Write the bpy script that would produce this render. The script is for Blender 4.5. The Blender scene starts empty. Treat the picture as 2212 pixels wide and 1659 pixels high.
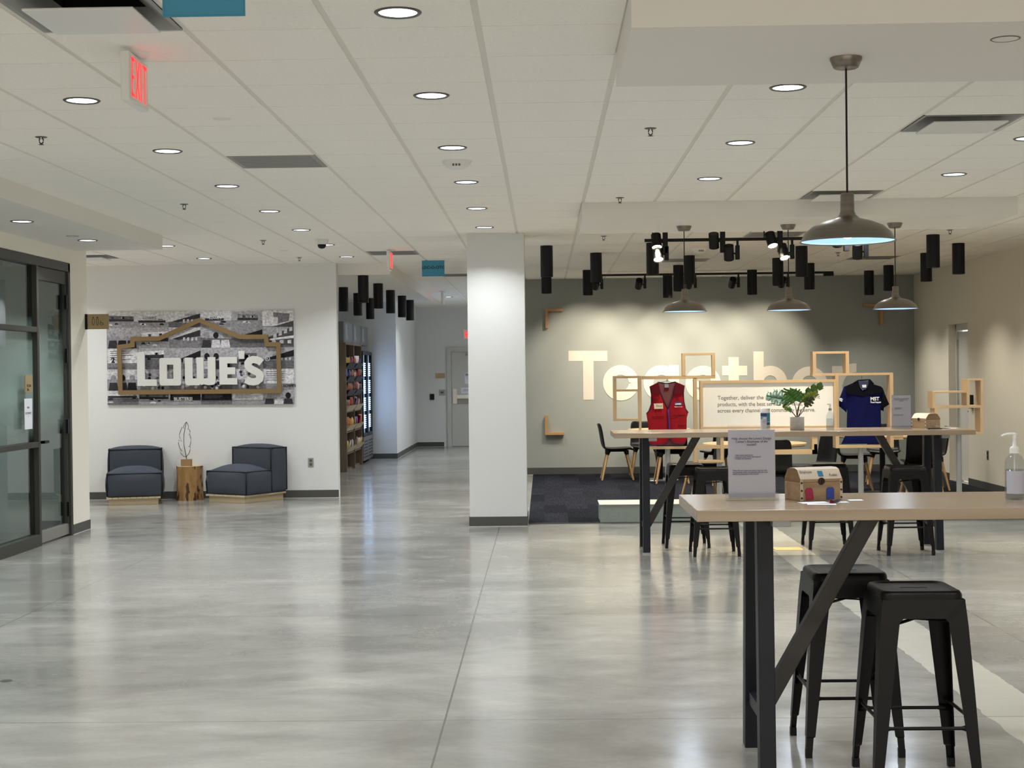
import bpy, math, random
from math import sin, cos, pi, radians, atan2, hypot
from mathutils import Vector, Matrix
random.seed(7)
SC = bpy.context.scene
COL = SC.collection
# ---------------------------------------------------------------- camera
F, CX, CY = 3210.0, 1106.0, 829.5
YAW, PITCH, ROLL, HC = -0.0209546, -0.00755117, 0.01137916, 1.571
_f = Vector((sin(YAW)*cos(PITCH), cos(YAW)*cos(PITCH), sin(PITCH)))
_r = Vector((cos(YAW), -sin(YAW), 0)); _d = _f.cross(_r)
R1 = cos(ROLL)*_r + sin(ROLL)*_d; D1 = -sin(ROLL)*_r + cos(ROLL)*_d
def ray(x, y): return R1*((x-CX)/F) + D1*((y-CY)/F) + _f
def atz(x, y, z):
    d = ray(x, y); return Vector((0,0,HC)) + d*((z-HC)/d.z)
def aty(x, y, Y):
    d = ray(x, y); return Vector((0,0,HC)) + d*(Y/d.y)
cd = bpy.data.cameras.new('camera'); cam = bpy.data.objects.new('camera', cd); COL.objects.link(cam)
m3 = Matrix((R1, -D1, -_f)).transposed(); mm = m3.to_4x4(); mm.translation = Vector((0,0,HC)); cam.matrix_world = mm
cd.sensor_width = 36.0; cd.lens = 36.0*F/2212.0; cd.clip_start = 0.05; cd.clip_end = 200
SC.camera = cam
# ---------------------------------------------------------------- materials
def lin(c):
    return tuple(((v/255)/12.92 if v/255 <= .04045 else ((v/255+.055)/1.055)**2.4) for v in c)
MATS = {}
def mat(name, rgb=(128,128,128), rough=.5, metal=0, emit=None, es=1, spec=.5, noise=None, trans=0, bump=None, coat=0, alpha=1):
    m = bpy.data.materials.new(name); m.use_nodes = True; nt = m.node_tree; N = nt.nodes; L = nt.links
    b = N['Principled BSDF']; c = lin(rgb)
    b.inputs['Base Color'].default_value = (*c, 1); b.inputs['Roughness'].default_value = rough
    b.inputs['Metallic'].default_value = metal; b.inputs['Specular IOR Level'].default_value = spec
    b.inputs['Transmission Weight'].default_value = trans; b.inputs['Coat Weight'].default_value = coat
    b.inputs['Alpha'].default_value = alpha
    if emit: b.inputs['Emission Color'].default_value = (*lin(emit), 1); b.inputs['Emission Strength'].default_value = es
    if noise:   # (scale xyz, amount, detail)
        tc = N.new('ShaderNodeTexCoord'); mp = N.new('ShaderNodeMapping'); mp.inputs['Scale'].default_value = noise[0]
        n = N.new('ShaderNodeTexNoise'); n.inputs['Scale'].default_value = 1; n.inputs['Detail'].default_value = noise[2]
        r = N.new('ShaderNodeValToRGB'); a = noise[1]
        r.color_ramp.elements[0].position = .3; r.color_ramp.elements[1].position = .7
        r.color_ramp.elements[0].color = (*[v*(1-a) for v in c], 1); r.color_ramp.elements[1].color = (*[min(1, v*(1+a)) for v in c], 1)
        L.new(tc.outputs['Object'], mp.inputs['Vector']); L.new(mp.outputs[0], n.inputs['Vector']); L.new(n.outputs['Fac'], r.inputs[0]); L.new(r.outputs[0], b.inputs['Base Color'])
        if bump:
            bp = N.new('ShaderNodeBump'); bp.inputs['Strength'].default_value = bump; bp.inputs['Distance'].default_value = .01
            L.new(n.outputs['Fac'], bp.inputs['Height']); L.new(bp.outputs[0], b.inputs['Normal'])
    MATS[name] = m; return m
mat('tile', (242,239,231), .9, spec=.2, noise=((60,60,60),.03,3))
mat('grid', (222,218,208), .6)
mat('gypsum', (228,225,218), .85, spec=.2)
mat('wall_paint', (218,219,217), .8, spec=.3)
mat('wall_cream', (214,209,194), .8, spec=.3)
mat('dark_paint', (150,154,148), .75, spec=.3)
mat('base_rubber', (72,73,71), .45)
mat('black', (5,5,8), .5, spec=.3)
mat('black_metal', (7,6,7), .38, spec=.22)
mat('black_lacquer', (8,8,8), .42, spec=.28)
mat('steel_brace', (56,54,52), .5, metal=.3, noise=((8,8,8),.15,3))
mat('cream_left_lit', (238,234,222), .8, spec=.3)  # wall_cream lightened: light missing on the left wall put into its colour
mat('block_wood', (142,112,78), .6)
mat('steel_raw', (22,25,32), .45, metal=.1, spec=.3, noise=((8,8,8),.15,3))
mat('steel_grey', (150,152,152), .35, metal=.4)
mat('chrome', (190,190,188), .25, metal=.9)
mat('nickel', (130,122,112), .34, metal=.85, noise=((3,3,60),.15,2))
mat('bronze_frame', (62,62,57), .45, metal=.3)
mat('alu', (150,148,142), .35, metal=.5)
mat('trim_white', (225,224,220), .4)
mat('lamp_face', (255,255,255), .5, emit=(222,235,255), es=7)
mat('lamp_warm', (255,255,255), .5, emit=(255,236,205), es=14)
mat('lamp_soft', (255,255,255), .5, emit=(236,240,255), es=5)
mat('trim_dark', (96,92,84), .35, metal=.6)
mat('shade_in', (190,215,240), .5, emit=(135,180,235), es=.9)
mat('white_plastic', (226,225,220), .4)
mat('frost_white', (214,214,208), .5, spec=.3)
mat('red_glow', (255,60,60), .5, emit=(255,50,56), es=1.3)
mat('red_paint', (190,40,44), .6)
mat('exit_face', (214,200,192), .4, emit=(255,170,160), es=.12)
mat('blue_paper', (62,140,172), .6)
mat('dark_text', (40,46,54), .7)
mat('grey_text', (118,110,100), .8)
mat('bluegrey_text', (78,84,104), .8)
mat('white_text', (235,238,235), .6)
mat('gold_plate', (170,150,112), .4, metal=.3)
mat('gold_bar', (132,108,72), .45, metal=.25)
mat('board_white', (240,236,226), .35)
mat('letter_cream', (206,200,186), .7)
mat('pine', (200,170,128), .5, noise=((3,3,3),.08,3))
mat('pine_dark', (172,132,82), .55, noise=((3,3,3),.10,3))
mat('slat_wood', (188,172,140), .55, noise=((2,20,20),.08,3))
mat('leg_wood', (188,152,106), .5, noise=((20,20,3),.08,2))
mat('round_top', (206,178,132), .4, noise=((2,14,4),.05,3))
mat('kiosk_wood', (104,90,74), .5, noise=((20,20,3),.12,3))
mat('kiosk_in', (82,66,52), .6)
mat('fabric_blue', (68,73,81), .9, spec=.15, noise=((300,300,300),.12,2), bump=.3)
mat('piping', (6,8,13), .8)
mat('red_cloth', (150,24,34), .85, spec=.15, noise=((9,9,9),.10,3), bump=.25)
mat('red_dark', (94,16,26), .85, spec=.15)
mat('red_mesh', (124,78,80), .9, spec=.1)
mat('navy_trim', (36,20,54), .7)
mat('navy_cloth', (10,14,66), .85, spec=.15, noise=((9,9,9),.18,3), bump=.25)
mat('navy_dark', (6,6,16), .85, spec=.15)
mat('navy_mesh', (52,58,82), .9)
mat('purple_zip', (70,40,130), .6)
mat('tag_cream', (220,196,166), .6)
mat('concrete_pot', (172,167,160), .8, noise=((30,30,30),.08,3))
mat('leaf', (66,112,44), .45, noise=((20,20,20),.3,2))
mat('leaf_teal', (74,104,66), .45, noise=((20,20,20),.25,2))
mat('leaf_light', (130,150,50), .45, noise=((20,20,20),.2,2))
mat('leaf_dark', (62,70,38), .5, noise=((20,20,20),.3,2))
mat('stem', (38,26,24), .6)
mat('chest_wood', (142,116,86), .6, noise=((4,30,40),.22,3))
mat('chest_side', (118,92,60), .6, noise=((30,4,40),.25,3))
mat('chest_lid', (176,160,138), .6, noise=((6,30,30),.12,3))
mat('bronze', (52,38,30), .5, metal=.4)
mat('tag_red', (140,24,56), .6)
mat('tag_blue', (38,58,140), .6)
mat('paper', (226,228,236), .7)
mat('sign_paper', (176,176,188), .6)
mat('label_teal', (40,120,140), .5)
mat('label_navy', (30,50,100), .5)
mat('label_green', (130,140,60), .5)
mat('kick', (170,168,160), .45)
mat('return_grille', (146,147,143), .6)
mat('void', (16,14,12), .9)
mat('plinth', (134,142,134), .7, noise=((30,30,30),.03,2))
mat('plinth_top', (212,212,194), .6)
mat('door_paint', (196,196,190), .55)
mat('yellow_plate', (210,186,120), .5)
mat('fridge_in', (170,190,205), .5, emit=(120,140,160), es=.3)
mat('fridge_light', (255,255,255), .5, emit=(165,200,255), es=2.2)
mat('fridge_metal', (112,114,114), .4, metal=.5)
for nm, c in dict(snack_red=(160,40,36), snack_yellow=(210,180,60), snack_blue=(60,70,160), snack_white=(200,196,190), snack_purple=(96,74,150), snack_brown=(120,84,60), snack_orange=(190,100,50)).items(): mat(nm, c, .35)
GREYS = [mat('photo_%d' % i, (v, v-1, v+3), .7, spec=.2, noise=((34,34,40),.34,6)) for i, v in enumerate((28,52,78,100,122,142,164,196,214))]
# clear acrylic
def glassy(name, col=(1,1,1), rough=.02, tint=.96, ior=1.45, base=0.0, frost=None):
    m = bpy.data.materials.new(name); m.use_nodes = True; nt = m.node_tree; N = nt.nodes; L = nt.links; N.clear()
    o = N.new('ShaderNodeOutputMaterial'); mx = N.new('ShaderNodeMixShader'); t = N.new('ShaderNodeBsdfTransparent'); g = N.new('ShaderNodeBsdfGlossy')
    fr = N.new('ShaderNodeFresnel'); fr.inputs['IOR'].default_value = ior
    t.inputs[0].default_value = (*[c*tint for c in col], 1); g.inputs['Roughness'].default_value = rough
    gb = N.new('ShaderNodeNewGeometry'); mb_ = N.new('ShaderNodeMath'); mb_.operation = 'SUBTRACT'; mb_.inputs[0].default_value = 1; L.new(gb.outputs['Backfacing'], mb_.inputs[1]); mf = N.new('ShaderNodeMath'); mf.operation = 'MULTIPLY'; L.new(fr.outputs[0], mf.inputs[0]); L.new(mb_.outputs[0], mf.inputs[1])
    L.new(mf.outputs[0], mx.inputs[0]); L.new(t.outputs[0], mx.inputs[1]); L.new(g.outputs[0], mx.inputs[2])
    if frost:      # (z0,z1,z2,z3, colour): a frosted film that fades in and out with height
        z0, z1, z2, z3, fc = frost
        geo = N.new('ShaderNodeNewGeometry'); sp = N.new('ShaderNodeSeparateXYZ'); L.new(geo.outputs['Position'], sp.inputs[0])
        a = N.new('ShaderNodeMapRange'); a.inputs[1].default_value = z0; a.inputs[2].default_value = z1; L.new(sp.outputs[2], a.inputs[0])
        b2 = N.new('ShaderNodeMapRange'); b2.inputs[1].default_value = z3; b2.inputs[2].default_value = z2; L.new(sp.outputs[2], b2.inputs[0])
        mu = N.new('ShaderNodeMath'); mu.operation = 'MULTIPLY'; L.new(a.outputs[0], mu.inputs[0]); L.new(b2.outputs[0], mu.inputs[1])
        m2 = N.new('ShaderNodeMath'); m2.operation = 'MULTIPLY'; m2.inputs[1].default_value = .93; L.new(mu.outputs[0], m2.inputs[0])
        df = N.new('ShaderNodeBsdfPrincipled'); df.inputs['Base Color'].default_value = (*lin(fc), 1); df.inputs['Roughness'].default_value = .5
        mx2 = N.new('ShaderNodeMixShader'); L.new(m2.outputs[0], mx2.inputs[0]); L.new(mx.outputs[0], mx2.inputs[1]); L.new(df.outputs[0], mx2.inputs[2]); L.new(mx2.outputs[0], o.inputs[0])
    else: L.new(mx.outputs[0], o.inputs[0])
    MATS[name] = m
glassy('acrylic', (1,1,1), .03, .95)
glassy('bottle_glass', (.93,.96,.98), .05, .93)
glassy('liquid', (.86,.90,.93), .05, .9)
glassy('glass_wall', (.82,.9,.87), .01, .85, 1.5, frost=(1.0,1.35,1.45,2.15,(134,156,149)))
glassy('glass_door', (.82,.9,.87), .01, .85, 1.5, frost=(1.05,1.4,1.4,2.05,(134,156,149)))
# polished concrete floor
def floor_mat():
    m = bpy.data.materials.new('floor_concrete'); m.use_nodes = True; nt = m.node_tree; N = nt.nodes; L = nt.links; b = N['Principled BSDF']
    geo = N.new('ShaderNodeNewGeometry')
    def noise(sc, det, rough=.55, dist=0):
        mp = N.new('ShaderNodeMapping'); mp.inputs['Scale'].default_value = sc; L.new(geo.outputs['Position'], mp.inputs['Vector'])
        n = N.new('ShaderNodeTexNoise'); n.inputs['Scale'].default_value = 1; n.inputs['Detail'].default_value = det; n.inputs['Roughness'].default_value = rough; n.inputs['Distortion'].default_value = dist
        L.new(mp.outputs[0], n.inputs['Vector']); return n
    n1 = noise((.55,.9,1), 6, .62, .6); n2 = noise((2.2,4.0,1), 5, .6, .4); n3 = noise((40,40,1), 3)
    def ramp(n, p0, p1, c0, c1):
        r = N.new('ShaderNodeValToRGB'); r.color_ramp.elements[0].position = p0; r.color_ramp.elements[1].position = p1
        r.color_ramp.elements[0].color = (*c0, 1); r.color_ramp.elements[1].color = (*c1, 1); L.new(n.outputs['Fac'], r.inputs[0]); return r
    r1 = ramp(n1, .36, .66, lin((126,125,119)), lin((160,159,152)))
    r2 = ramp(n2, .32, .68, (.86,.86,.86), (1.06,1.06,1.05)); r3 = ramp(n3, .3, .7, (.96,.96,.96), (1.03,1.03,1.03))
    def mul(a, c):
        mx = N.new('ShaderNodeMix'); mx.data_type = 'RGBA'; mx.blend_type = 'MULTIPLY'; mx.inputs[0].default_value = 1; L.new(a, mx.inputs[6]); L.new(c, mx.inputs[7]); return mx.outputs[2]
    c = mul(mul(r1.outputs[0], r2.outputs[0]), r3.outputs[0])
    # saw-cut joints and a patched trench strip
    sp = N.new('ShaderNodeSeparateXYZ'); L.new(geo.outputs['Position'], sp.inputs[0])
    def band(axis, x0, w):
        s = N.new('ShaderNodeMath'); s.operation = 'SUBTRACT'; L.new(sp.outputs[axis], s.inputs[0]); s.inputs[1].default_value = x0
        a = N.new('ShaderNodeMath'); a.operation = 'ABSOLUTE'; L.new(s.outputs[0], a.inputs[0])
        l = N.new('ShaderNodeMath'); l.operation = 'LESS_THAN'; L.new(a.outputs[0], l.inputs[0]); l.inputs[1].default_value = w/2; return l.outputs[0]
    def mixc(fac, a, col, amt=1):
        mm_ = N.new('ShaderNodeMath'); mm_.operation = 'MULTIPLY'; mm_.inputs[1].default_value = amt; L.new(fac, mm_.inputs[0])
        mx = N.new('ShaderNodeMix'); mx.data_type = 'RGBA'; L.new(mm_.outputs[0], mx.inputs[0]); L.new(a, mx.inputs[6]); mx.inputs[7].default_value = (*lin(col), 1); return mx.outputs[2]
    # ragged edge for the patch
    nw = noise((3,6,1), 4); ad = N.new('ShaderNodeMath'); ad.operation = 'MULTIPLY_ADD'; L.new(nw.outputs['Fac'], ad.inputs[0]); ad.inputs[1].default_value = .05; L.new(sp.outputs[0], ad.inputs[2])
    s = N.new('ShaderNodeMath'); s.operation = 'SUBTRACT'; L.new(ad.outputs[0], s.inputs[0]); s.inputs[1].default_value = 2.165
    a = N.new('ShaderNodeMath'); a.operation = 'ABSOLUTE'; L.new(s.outputs[0], a.inputs[0]); l = N.new('ShaderNodeMath'); l.operation = 'LESS_THAN'; L.new(a.outputs[0], l.inputs[0]); l.inputs[1].default_value = .155
    c = mixc(l.outputs[0], c, (196,194,180), .75)
    for x, w in ((-3.45,.008), (-.462,.009), (2.725,.008)): c = mixc(band(0, x, w), c, (84,82,76), .8)
    for y, w in ((3.8,.008), (6.716,.009), (9.65,.013), (12.6,.014), (15.3,.014), (18.2,.014)): c = mixc(band(1, y, w), c, (92,90,84), .7)
    L.new(c, b.inputs['Base Color'])
    b.inputs['Specular IOR Level'].default_value = .95; rr = ramp(n2, .3, .7, (.13,.13,.13), (.22,.22,.22)); L.new(rr.outputs[0], b.inputs['Roughness'])
    bp = N.new('ShaderNodeBump'); bp.inputs['Strength'].default_value = .05; bp.inputs['Distance'].default_value = .02; L.new(n2.outputs['Fac'], bp.inputs['Height']); L.new(bp.outputs[0], b.inputs['Normal'])
    MATS['floor_concrete'] = m
floor_mat()
def carpet_mat():
    m = bpy.data.materials.new('carpet_plank'); m.use_nodes = True; nt = m.node_tree; N = nt.nodes; L = nt.links; b = N['Principled BSDF']; b.inputs['Roughness'].default_value = .95; b.inputs['Specular IOR Level'].default_value = .1
    geo = N.new('ShaderNodeNewGeometry'); mp = N.new('ShaderNodeMapping'); mp.inputs['Rotation'].default_value = (0,0,pi/2); L.new(geo.outputs['Position'], mp.inputs['Vector'])
    br = N.new('ShaderNodeTexBrick'); br.inputs['Scale'].default_value = 1; br.inputs['Brick Width'].default_value = 1.0; br.inputs['Row Height'].default_value = .25; br.inputs['Mortar Size'].default_value = 0
    br.inputs['Color1'].default_value = (*lin((13,16,24)), 1); br.inputs['Color2'].default_value = (*lin((38,40,48)), 1); L.new(mp.outputs[0], br.inputs['Vector'])
    m2 = N.new('ShaderNodeMapping'); m2.inputs['Scale'].default_value = (70,3,1); L.new(geo.outputs['Position'], m2.inputs['Vector'])
    n = N.new('ShaderNodeTexNoise'); n.inputs['Scale'].default_value = 1; n.inputs['Detail'].default_value = 3; L.new(m2.outputs[0], n.inputs['Vector'])
    r = N.new('ShaderNodeValToRGB'); r.color_ramp.elements[0].position = .35; r.color_ramp.elements[1].position = .65; r.color_ramp.elements[0].color = (.45,.45,.45,1); r.color_ramp.elements[1].color = (1.2,1.2,1.2,1); L.new(n.outputs['Fac'], r.inputs[0])
    mx = N.new('ShaderNodeMix'); mx.data_type = 'RGBA'; mx.blend_type = 'MULTIPLY'; mx.inputs[0].default_value = 1; L.new(br.outputs[0], mx.inputs[6]); L.new(r.outputs[0], mx.inputs[7]); L.new(mx.outputs[2], b.inputs['Base Color'])
    MATS['carpet_plank'] = m
carpet_mat()
def plank_mat():   # glossy laminated table top: staves running along x
    m = bpy.data.materials.new('butcher'); m.use_nodes = True; nt = m.node_tree; N = nt.nodes; L = nt.links; b = N['Principled BSDF']; b.inputs['Roughness'].default_value = .22; b.inputs['Specular IOR Level'].default_value = .4
    tc = N.new('ShaderNodeTexCoord'); br = N.new('ShaderNodeTexBrick'); br.inputs['Scale'].default_value = 1; br.inputs['Brick Width'].default_value = 5.3; br.inputs['Row Height'].default_value = .25; br.inputs['Mortar Size'].default_value = 0
    br.inputs['Color1'].default_value = (*lin((142,122,98)), 1); br.inputs['Color2'].default_value = (*lin((156,137,114)), 1); L.new(tc.outputs['Object'], br.inputs['Vector'])
    mp = N.new('ShaderNodeMapping'); mp.inputs['Scale'].default_value = (1.2,22,22); L.new(tc.outputs['Object'], mp.inputs['Vector'])
    n = N.new('ShaderNodeTexNoise'); n.inputs['Scale'].default_value = 1; n.inputs['Detail'].default_value = 4; L.new(mp.outputs[0], n.inputs['Vector'])
    r = N.new('ShaderNodeValToRGB'); r.color_ramp.elements[0].position = .3; r.color_ramp.elements[1].position = .7; r.color_ramp.elements[0].color = (.82,.8,.78,1); r.color_ramp.elements[1].color = (1.06,1.06,1.06,1); L.new(n.outputs['Fac'], r.inputs[0])
    mx = N.new('ShaderNodeMix'); mx.data_type = 'RGBA'; mx.blend_type = 'MULTIPLY'; mx.inputs[0].default_value = 1; L.new(br.outputs[0], mx.inputs[6]); L.new(r.outputs[0], mx.inputs[7])
    # knots
    m3_ = N.new('ShaderNodeMapping'); m3_.inputs['Scale'].default_value = (1.3,9,9); L.new(tc.outputs['Object'], m3_.inputs['Vector'])
    v = N.new('ShaderNodeTexVoronoi'); v.inputs['Scale'].default_value = 1; L.new(m3_.outputs[0], v.inputs['Vector'])
    r2 = N.new('ShaderNodeValToRGB'); r2.color_ramp.elements[0].position = .05; r2.color_ramp.elements[1].position = .13; r2.color_ramp.elements[0].color = (.45,.4,.36,1); r2.color_ramp.elements[1].color = (1,1,1,1); L.new(v.outputs['Distance'], r2.inputs[0])
    mx2 = N.new('ShaderNodeMix'); mx2.data_type = 'RGBA'; mx2.blend_type = 'MULTIPLY'; mx2.inputs[0].default_value = 1; L.new(mx.outputs[2], mx2.inputs[6]); L.new(r2.outputs[0], mx2.inputs[7]); L.new(mx2.outputs[2], b.inputs['Base Color'])
    MATS['butcher'] = m
plank_mat()
def bark_mat():
    m = mat('stump_wood', (156,120,72), .6, noise=((16,16,5),.28,4), bump=.3)
    nt = m.node_tree; N = nt.nodes; L = nt.links; b = N['Principled BSDF']; src = b.inputs['Base Color'].links[0].from_socket
    tc = N.new('ShaderNodeTexCoord'); mp = N.new('ShaderNodeMapping'); mp.inputs['Scale'].default_value = (22,22,6); L.new(tc.outputs['Object'], mp.inputs['Vector'])
    n = N.new('ShaderNodeTexNoise'); n.inputs['Scale'].default_value = 1; n.inputs['Detail'].default_value = 2; L.new(mp.outputs[0], n.inputs['Vector'])
    r = N.new('ShaderNodeValToRGB'); r.color_ramp.elements[0].position = .56; r.color_ramp.elements[1].position = .61; r.color_ramp.elements[0].color = (1,1,1,1); r.color_ramp.elements[1].color = (.16,.10,.06,1); L.new(n.outputs['Fac'], r.inputs[0])
    mx = N.new('ShaderNodeMix'); mx.data_type = 'RGBA'; mx.blend_type = 'MULTIPLY'; mx.inputs[0].default_value = 1; L.new(src, mx.inputs[6]); L.new(r.outputs[0], mx.inputs[7]); L.new(mx.outputs[2], b.inputs['Base Color'])
bark_mat()
# ---------------------------------------------------------------- mesh helpers
class MB:
    def __init__(s): s.v = []; s.f = []; s.m = []; s.sm = []; s.mats = []
    def mi(s, m):
        if m not in s.mats: s.mats.append(m)
        return s.mats.index(m)
    def add(s, vs, fs, m, smooth=False):
        o = len(s.v); s.v += [tuple(v) for v in vs]; k = s.mi(m)
        for f in fs: s.f.append([i+o for i in f]); s.m.append(k); s.sm.append(smooth)
        return s
    def box(s, x0, x1, y0, y1, z0, z1, m):
        if x0 > x1: x0, x1 = x1, x0
        if y0 > y1: y0, y1 = y1, y0
        if z0 > z1: z0, z1 = z1, z0
        v = [(x0,y0,z0),(x1,y0,z0),(x1,y1,z0),(x0,y1,z0),(x0,y0,z1),(x1,y0,z1),(x1,y1,z1),(x0,y1,z1)]
        return s.add(v, [(0,3,2,1),(4,5,6,7),(0,1,5,4),(1,2,6,5),(2,3,7,6),(3,0,4,7)], m)
    def beam(s, a, b, w, h, m, up=(0,0,1)):      # box bar from a to b; w across, h along 'up'
        a = Vector(a); b = Vector(b); d = (b-a).normalized(); u = Vector(up); x = d.cross(u).normalized(); u = x.cross(d).normalized()
        v = []
        for p in (a, b):
            for i, j in ((-1,-1),(1,-1),(1,1),(-1,1)): v.append(p + x*(i*w/2) + u*(j*h/2))
        return s.add(v, [(3,2,1,0),(4,5,6,7),(0,1,5,4),(1,2,6,5),(2,3,7,6),(3,0,4,7)], m)
    def cyl(s, a, b, r0, r1, m, n=20, caps=True, smooth=True):
        a = Vector(a); b = Vector(b); d = (b-a).normalized(); t = Vector((1,0,0)) if abs(d.x) < .8 else Vector((0,1,0)); x = d.cross(t).normalized(); y = d.cross(x)
        v = []
        for p, r in ((a, r0), (b, r1)):
            for i in range(n): q = 2*pi*i/n; v.append(p + x*(r*cos(q)) + y*(r*sin(q)))
        s.add(v, [(i, (i+1) % n, n+(i+1) % n, n+i) for i in range(n)], m, smooth)
        if caps: s.add(v[:n], [tuple(range(n))[::-1]], m); s.add(v[n:], [tuple(range(n))], m)
        return s
    def lathe(s, prof, c, m, n=32, smooth=True):       # prof: [(r,z)]
        v = []; f = []; k = len(prof)
        for r, z in prof:
            for i in range(n): q = 2*pi*i/n; v.append((c[0]+r*cos(q), c[1]+r*sin(q), c[2]+z))
        for j in range(k-1):
            for i in range(n): f.append((j*n+i, j*n+(i+1) % n, (j+1)*n+(i+1) % n, (j+1)*n+i))
        return s.add(v, f, m, smooth)
    def tube(s, pts, r, m, n=8, smooth=True):
        pts = [Vector(p) for p in pts]; rs = r if isinstance(r, (list, tuple)) else [r]*len(pts); v = []; f = []
        up = Vector((0,0,1))
        for i, p in enumerate(pts):
            d = (pts[min(i+1, len(pts)-1)] - pts[max(i-1, 0)]).normalized()
            x = d.cross(up)
            if x.length < .05: x = d.cross(Vector((0,1,0)))
            x.normalize(); y = x.cross(d).normalized()
            for j in range(n): q = 2*pi*j/n; v.append(p + x*(rs[i]*cos(q)) + y*(rs[i]*sin(q)))
        for i in range(len(pts)-1):
            for j in range(n): f.append((i*n+j, i*n+(j+1) % n, (i+1)*n+(j+1) % n, (i+1)*n+j))
        f.append(tuple(range(n))[::-1]); f.append(tuple(range((len(pts)-1)*n, len(pts)*n)))
        return s.add(v, f, m, smooth)
    def prism(s, poly, fn, t, m):      # 2D polygon -> fn(x,y,depth); depth 0..t
        n = len(poly); ar = sum(poly[i][0]*poly[(i+1) % n][1]-poly[(i+1) % n][0]*poly[i][1] for i in range(n))
        if ar < 0: poly = poly[::-1]
        v = [fn(x, y, 0) for x, y in poly] + [fn(x, y, t) for x, y in poly]
        return s.add(v, [tuple(range(n)), tuple(range(n, 2*n))[::-1]] + [(i, i+n, (i+1) % n+n, (i+1) % n) for i in range(n)], m)
    def strip(s, path, w, fn, t, m, closed=False):     # thick polyline in 2D
        n = len(path); L_ = []; R_ = []
        for i in range(n):
            if closed: a, b, c = path[i-1], path[i], path[(i+1) % n]
            else: a, b, c = path[max(i-1,0)], path[i], path[min(i+1,n-1)]
            d1 = Vector((b[0]-a[0], b[1]-a[1])); d2 = Vector((c[0]-b[0], c[1]-b[1]))
            if d1.length < 1e-9: d1 = d2
            if d2.length < 1e-9: d2 = d1
            d1.normalize(); d2.normalize(); tg = (d1+d2); tg = tg.normalized() if tg.length > 1e-6 else d1
            nn = Vector((-tg.y, tg.x)); k = max(.35, nn.dot(Vector((-d1.y, d1.x)))); L_.append((b[0]+nn.x*w/2/k, b[1]+nn.y*w/2/k)); R_.append((b[0]-nn.x*w/2/k, b[1]-nn.y*w/2/k))
        for i in range(n if closed else n-1):
            j = (i+1) % n; s.prism([L_[i], L_[j], R_[j], R_[i]], fn, t, m)
        return s
    def build(s, name, parent=None, bevel=0, subsurf=0, loc=None, segs=2):
        me = bpy.data.meshes.new(name); me.from_pydata(s.v, [], s.f)
        for m in s.mats: me.materials.append(MATS[m])
        for i, p in enumerate(me.polygons): p.material_index = s.m[i]; p.use_smooth = s.sm[i]
        me.update(); o = bpy.data.objects.new(name, me); COL.objects.link(o)
        if loc is not None:
            o.location = loc
        if bevel:
            b = o.modifiers.new('bevel', 'BEVEL'); b.width = bevel; b.segments = segs; b.limit_method = 'ANGLE'; b.harden_normals = False
        if subsurf:
            b = o.modifiers.new('sub', 'SUBSURF'); b.levels = subsurf; b.render_levels = subsurf
        if parent: o.parent = parent
        return o
def arc(cx, cy, r, a0, a1, n=24, ry=None):
    ry = ry or r; return [(cx+r*cos(radians(a0+(a1-a0)*i/n)), cy+ry*sin(radians(a0+(a1-a0)*i/n))) for i in range(n+1)]
def tag(o, label=None, cat=None, group=None, kind=None):
    if label: o['label'] = label
    if cat: o['category'] = cat
    if group: o['group'] = group
    if kind: o['kind'] = kind
    return o
def thing(name, label, cat, loc=(0,0,0), rz=0, group=None):
    o = bpy.data.objects.new(name, None); COL.objects.link(o); o.location = loc; o.rotation_euler = (0,0,rz); o.empty_display_size = .1
    return tag(o, label, cat, group)
def struct(o, label=None): o['kind'] = 'structure'; return o
def dup(o, loc=None, rz=None, label=None, group=None, parent=None, top=True):
    c = o.copy(); COL.objects.link(c); c.parent = parent
    if top:
        if loc is not None: c.location = loc
        if rz is not None: c.rotation_euler = (0,0,rz)
        if label: c['label'] = label
        if group: c['group'] = group
    for ch in list(KIDS.get(o.name, [])) or list(o.children):
        dup(ch, parent=c, top=False)
    return c
KIDS = {}
def text(s, size, m, fn, parent=None, name='lettering', align='LEFT', bold=0, sx=1, t=.0006, sp=1.0):
    """flat lettering from the built-in font; fn(x,y) -> world/local point"""
    cu = bpy.data.curves.new(name, 'FONT'); cu.body = s; cu.size = size; cu.align_x = align; cu.offset = bold; cu.resolution_u = 3; cu.space_line = sp
    to = bpy.data.objects.new(name, cu); COL.objects.link(to)
    me = bpy.data.meshes.new_from_object(to.evaluated_get(bpy.context.evaluated_depsgraph_get())); bpy.data.objects.remove(to); bpy.data.curves.remove(cu)
    me.name = name
    for v in me.vertices: v.co = Vector(fn(v.co.x*sx, v.co.y))
    me.materials.clear(); me.materials.append(MATS[m])
    o = bpy.data.objects.new(name, me); COL.objects.link(o)
    if parent: o.parent = parent
    return o
def area_light(parent, loc, size, power, color=(1,1,1), rot=(0,0,0), shape='DISK', spread=180, name='bulb'):
    l = bpy.data.lights.new(name, 'AREA'); l.shape = shape; l.size = size; l.energy = power; l.color = color; l.spread = radians(spread)
    o = bpy.data.objects.new(name, l); COL.objects.link(o); o.location = loc; o.rotation_euler = rot; o.parent = parent; return o
def spot(parent, loc, target, power, color, angle, blend=.5, r=.03, name='bulb'):
    l = bpy.data.lights.new(name, 'SPOT'); l.energy = power; l.color = color; l.spot_size = radians(angle); l.spot_blend = blend; l.shadow_soft_size = r
    o = bpy.data.objects.new(name, l); COL.objects.link(o); o.location = loc
    o.rotation_euler = (Vector(target)-Vector(loc)).to_track_quat('-Z', 'Y').to_euler(); o.parent = parent; return o
WORLD, EXPO = 1.9, 0.0
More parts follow.
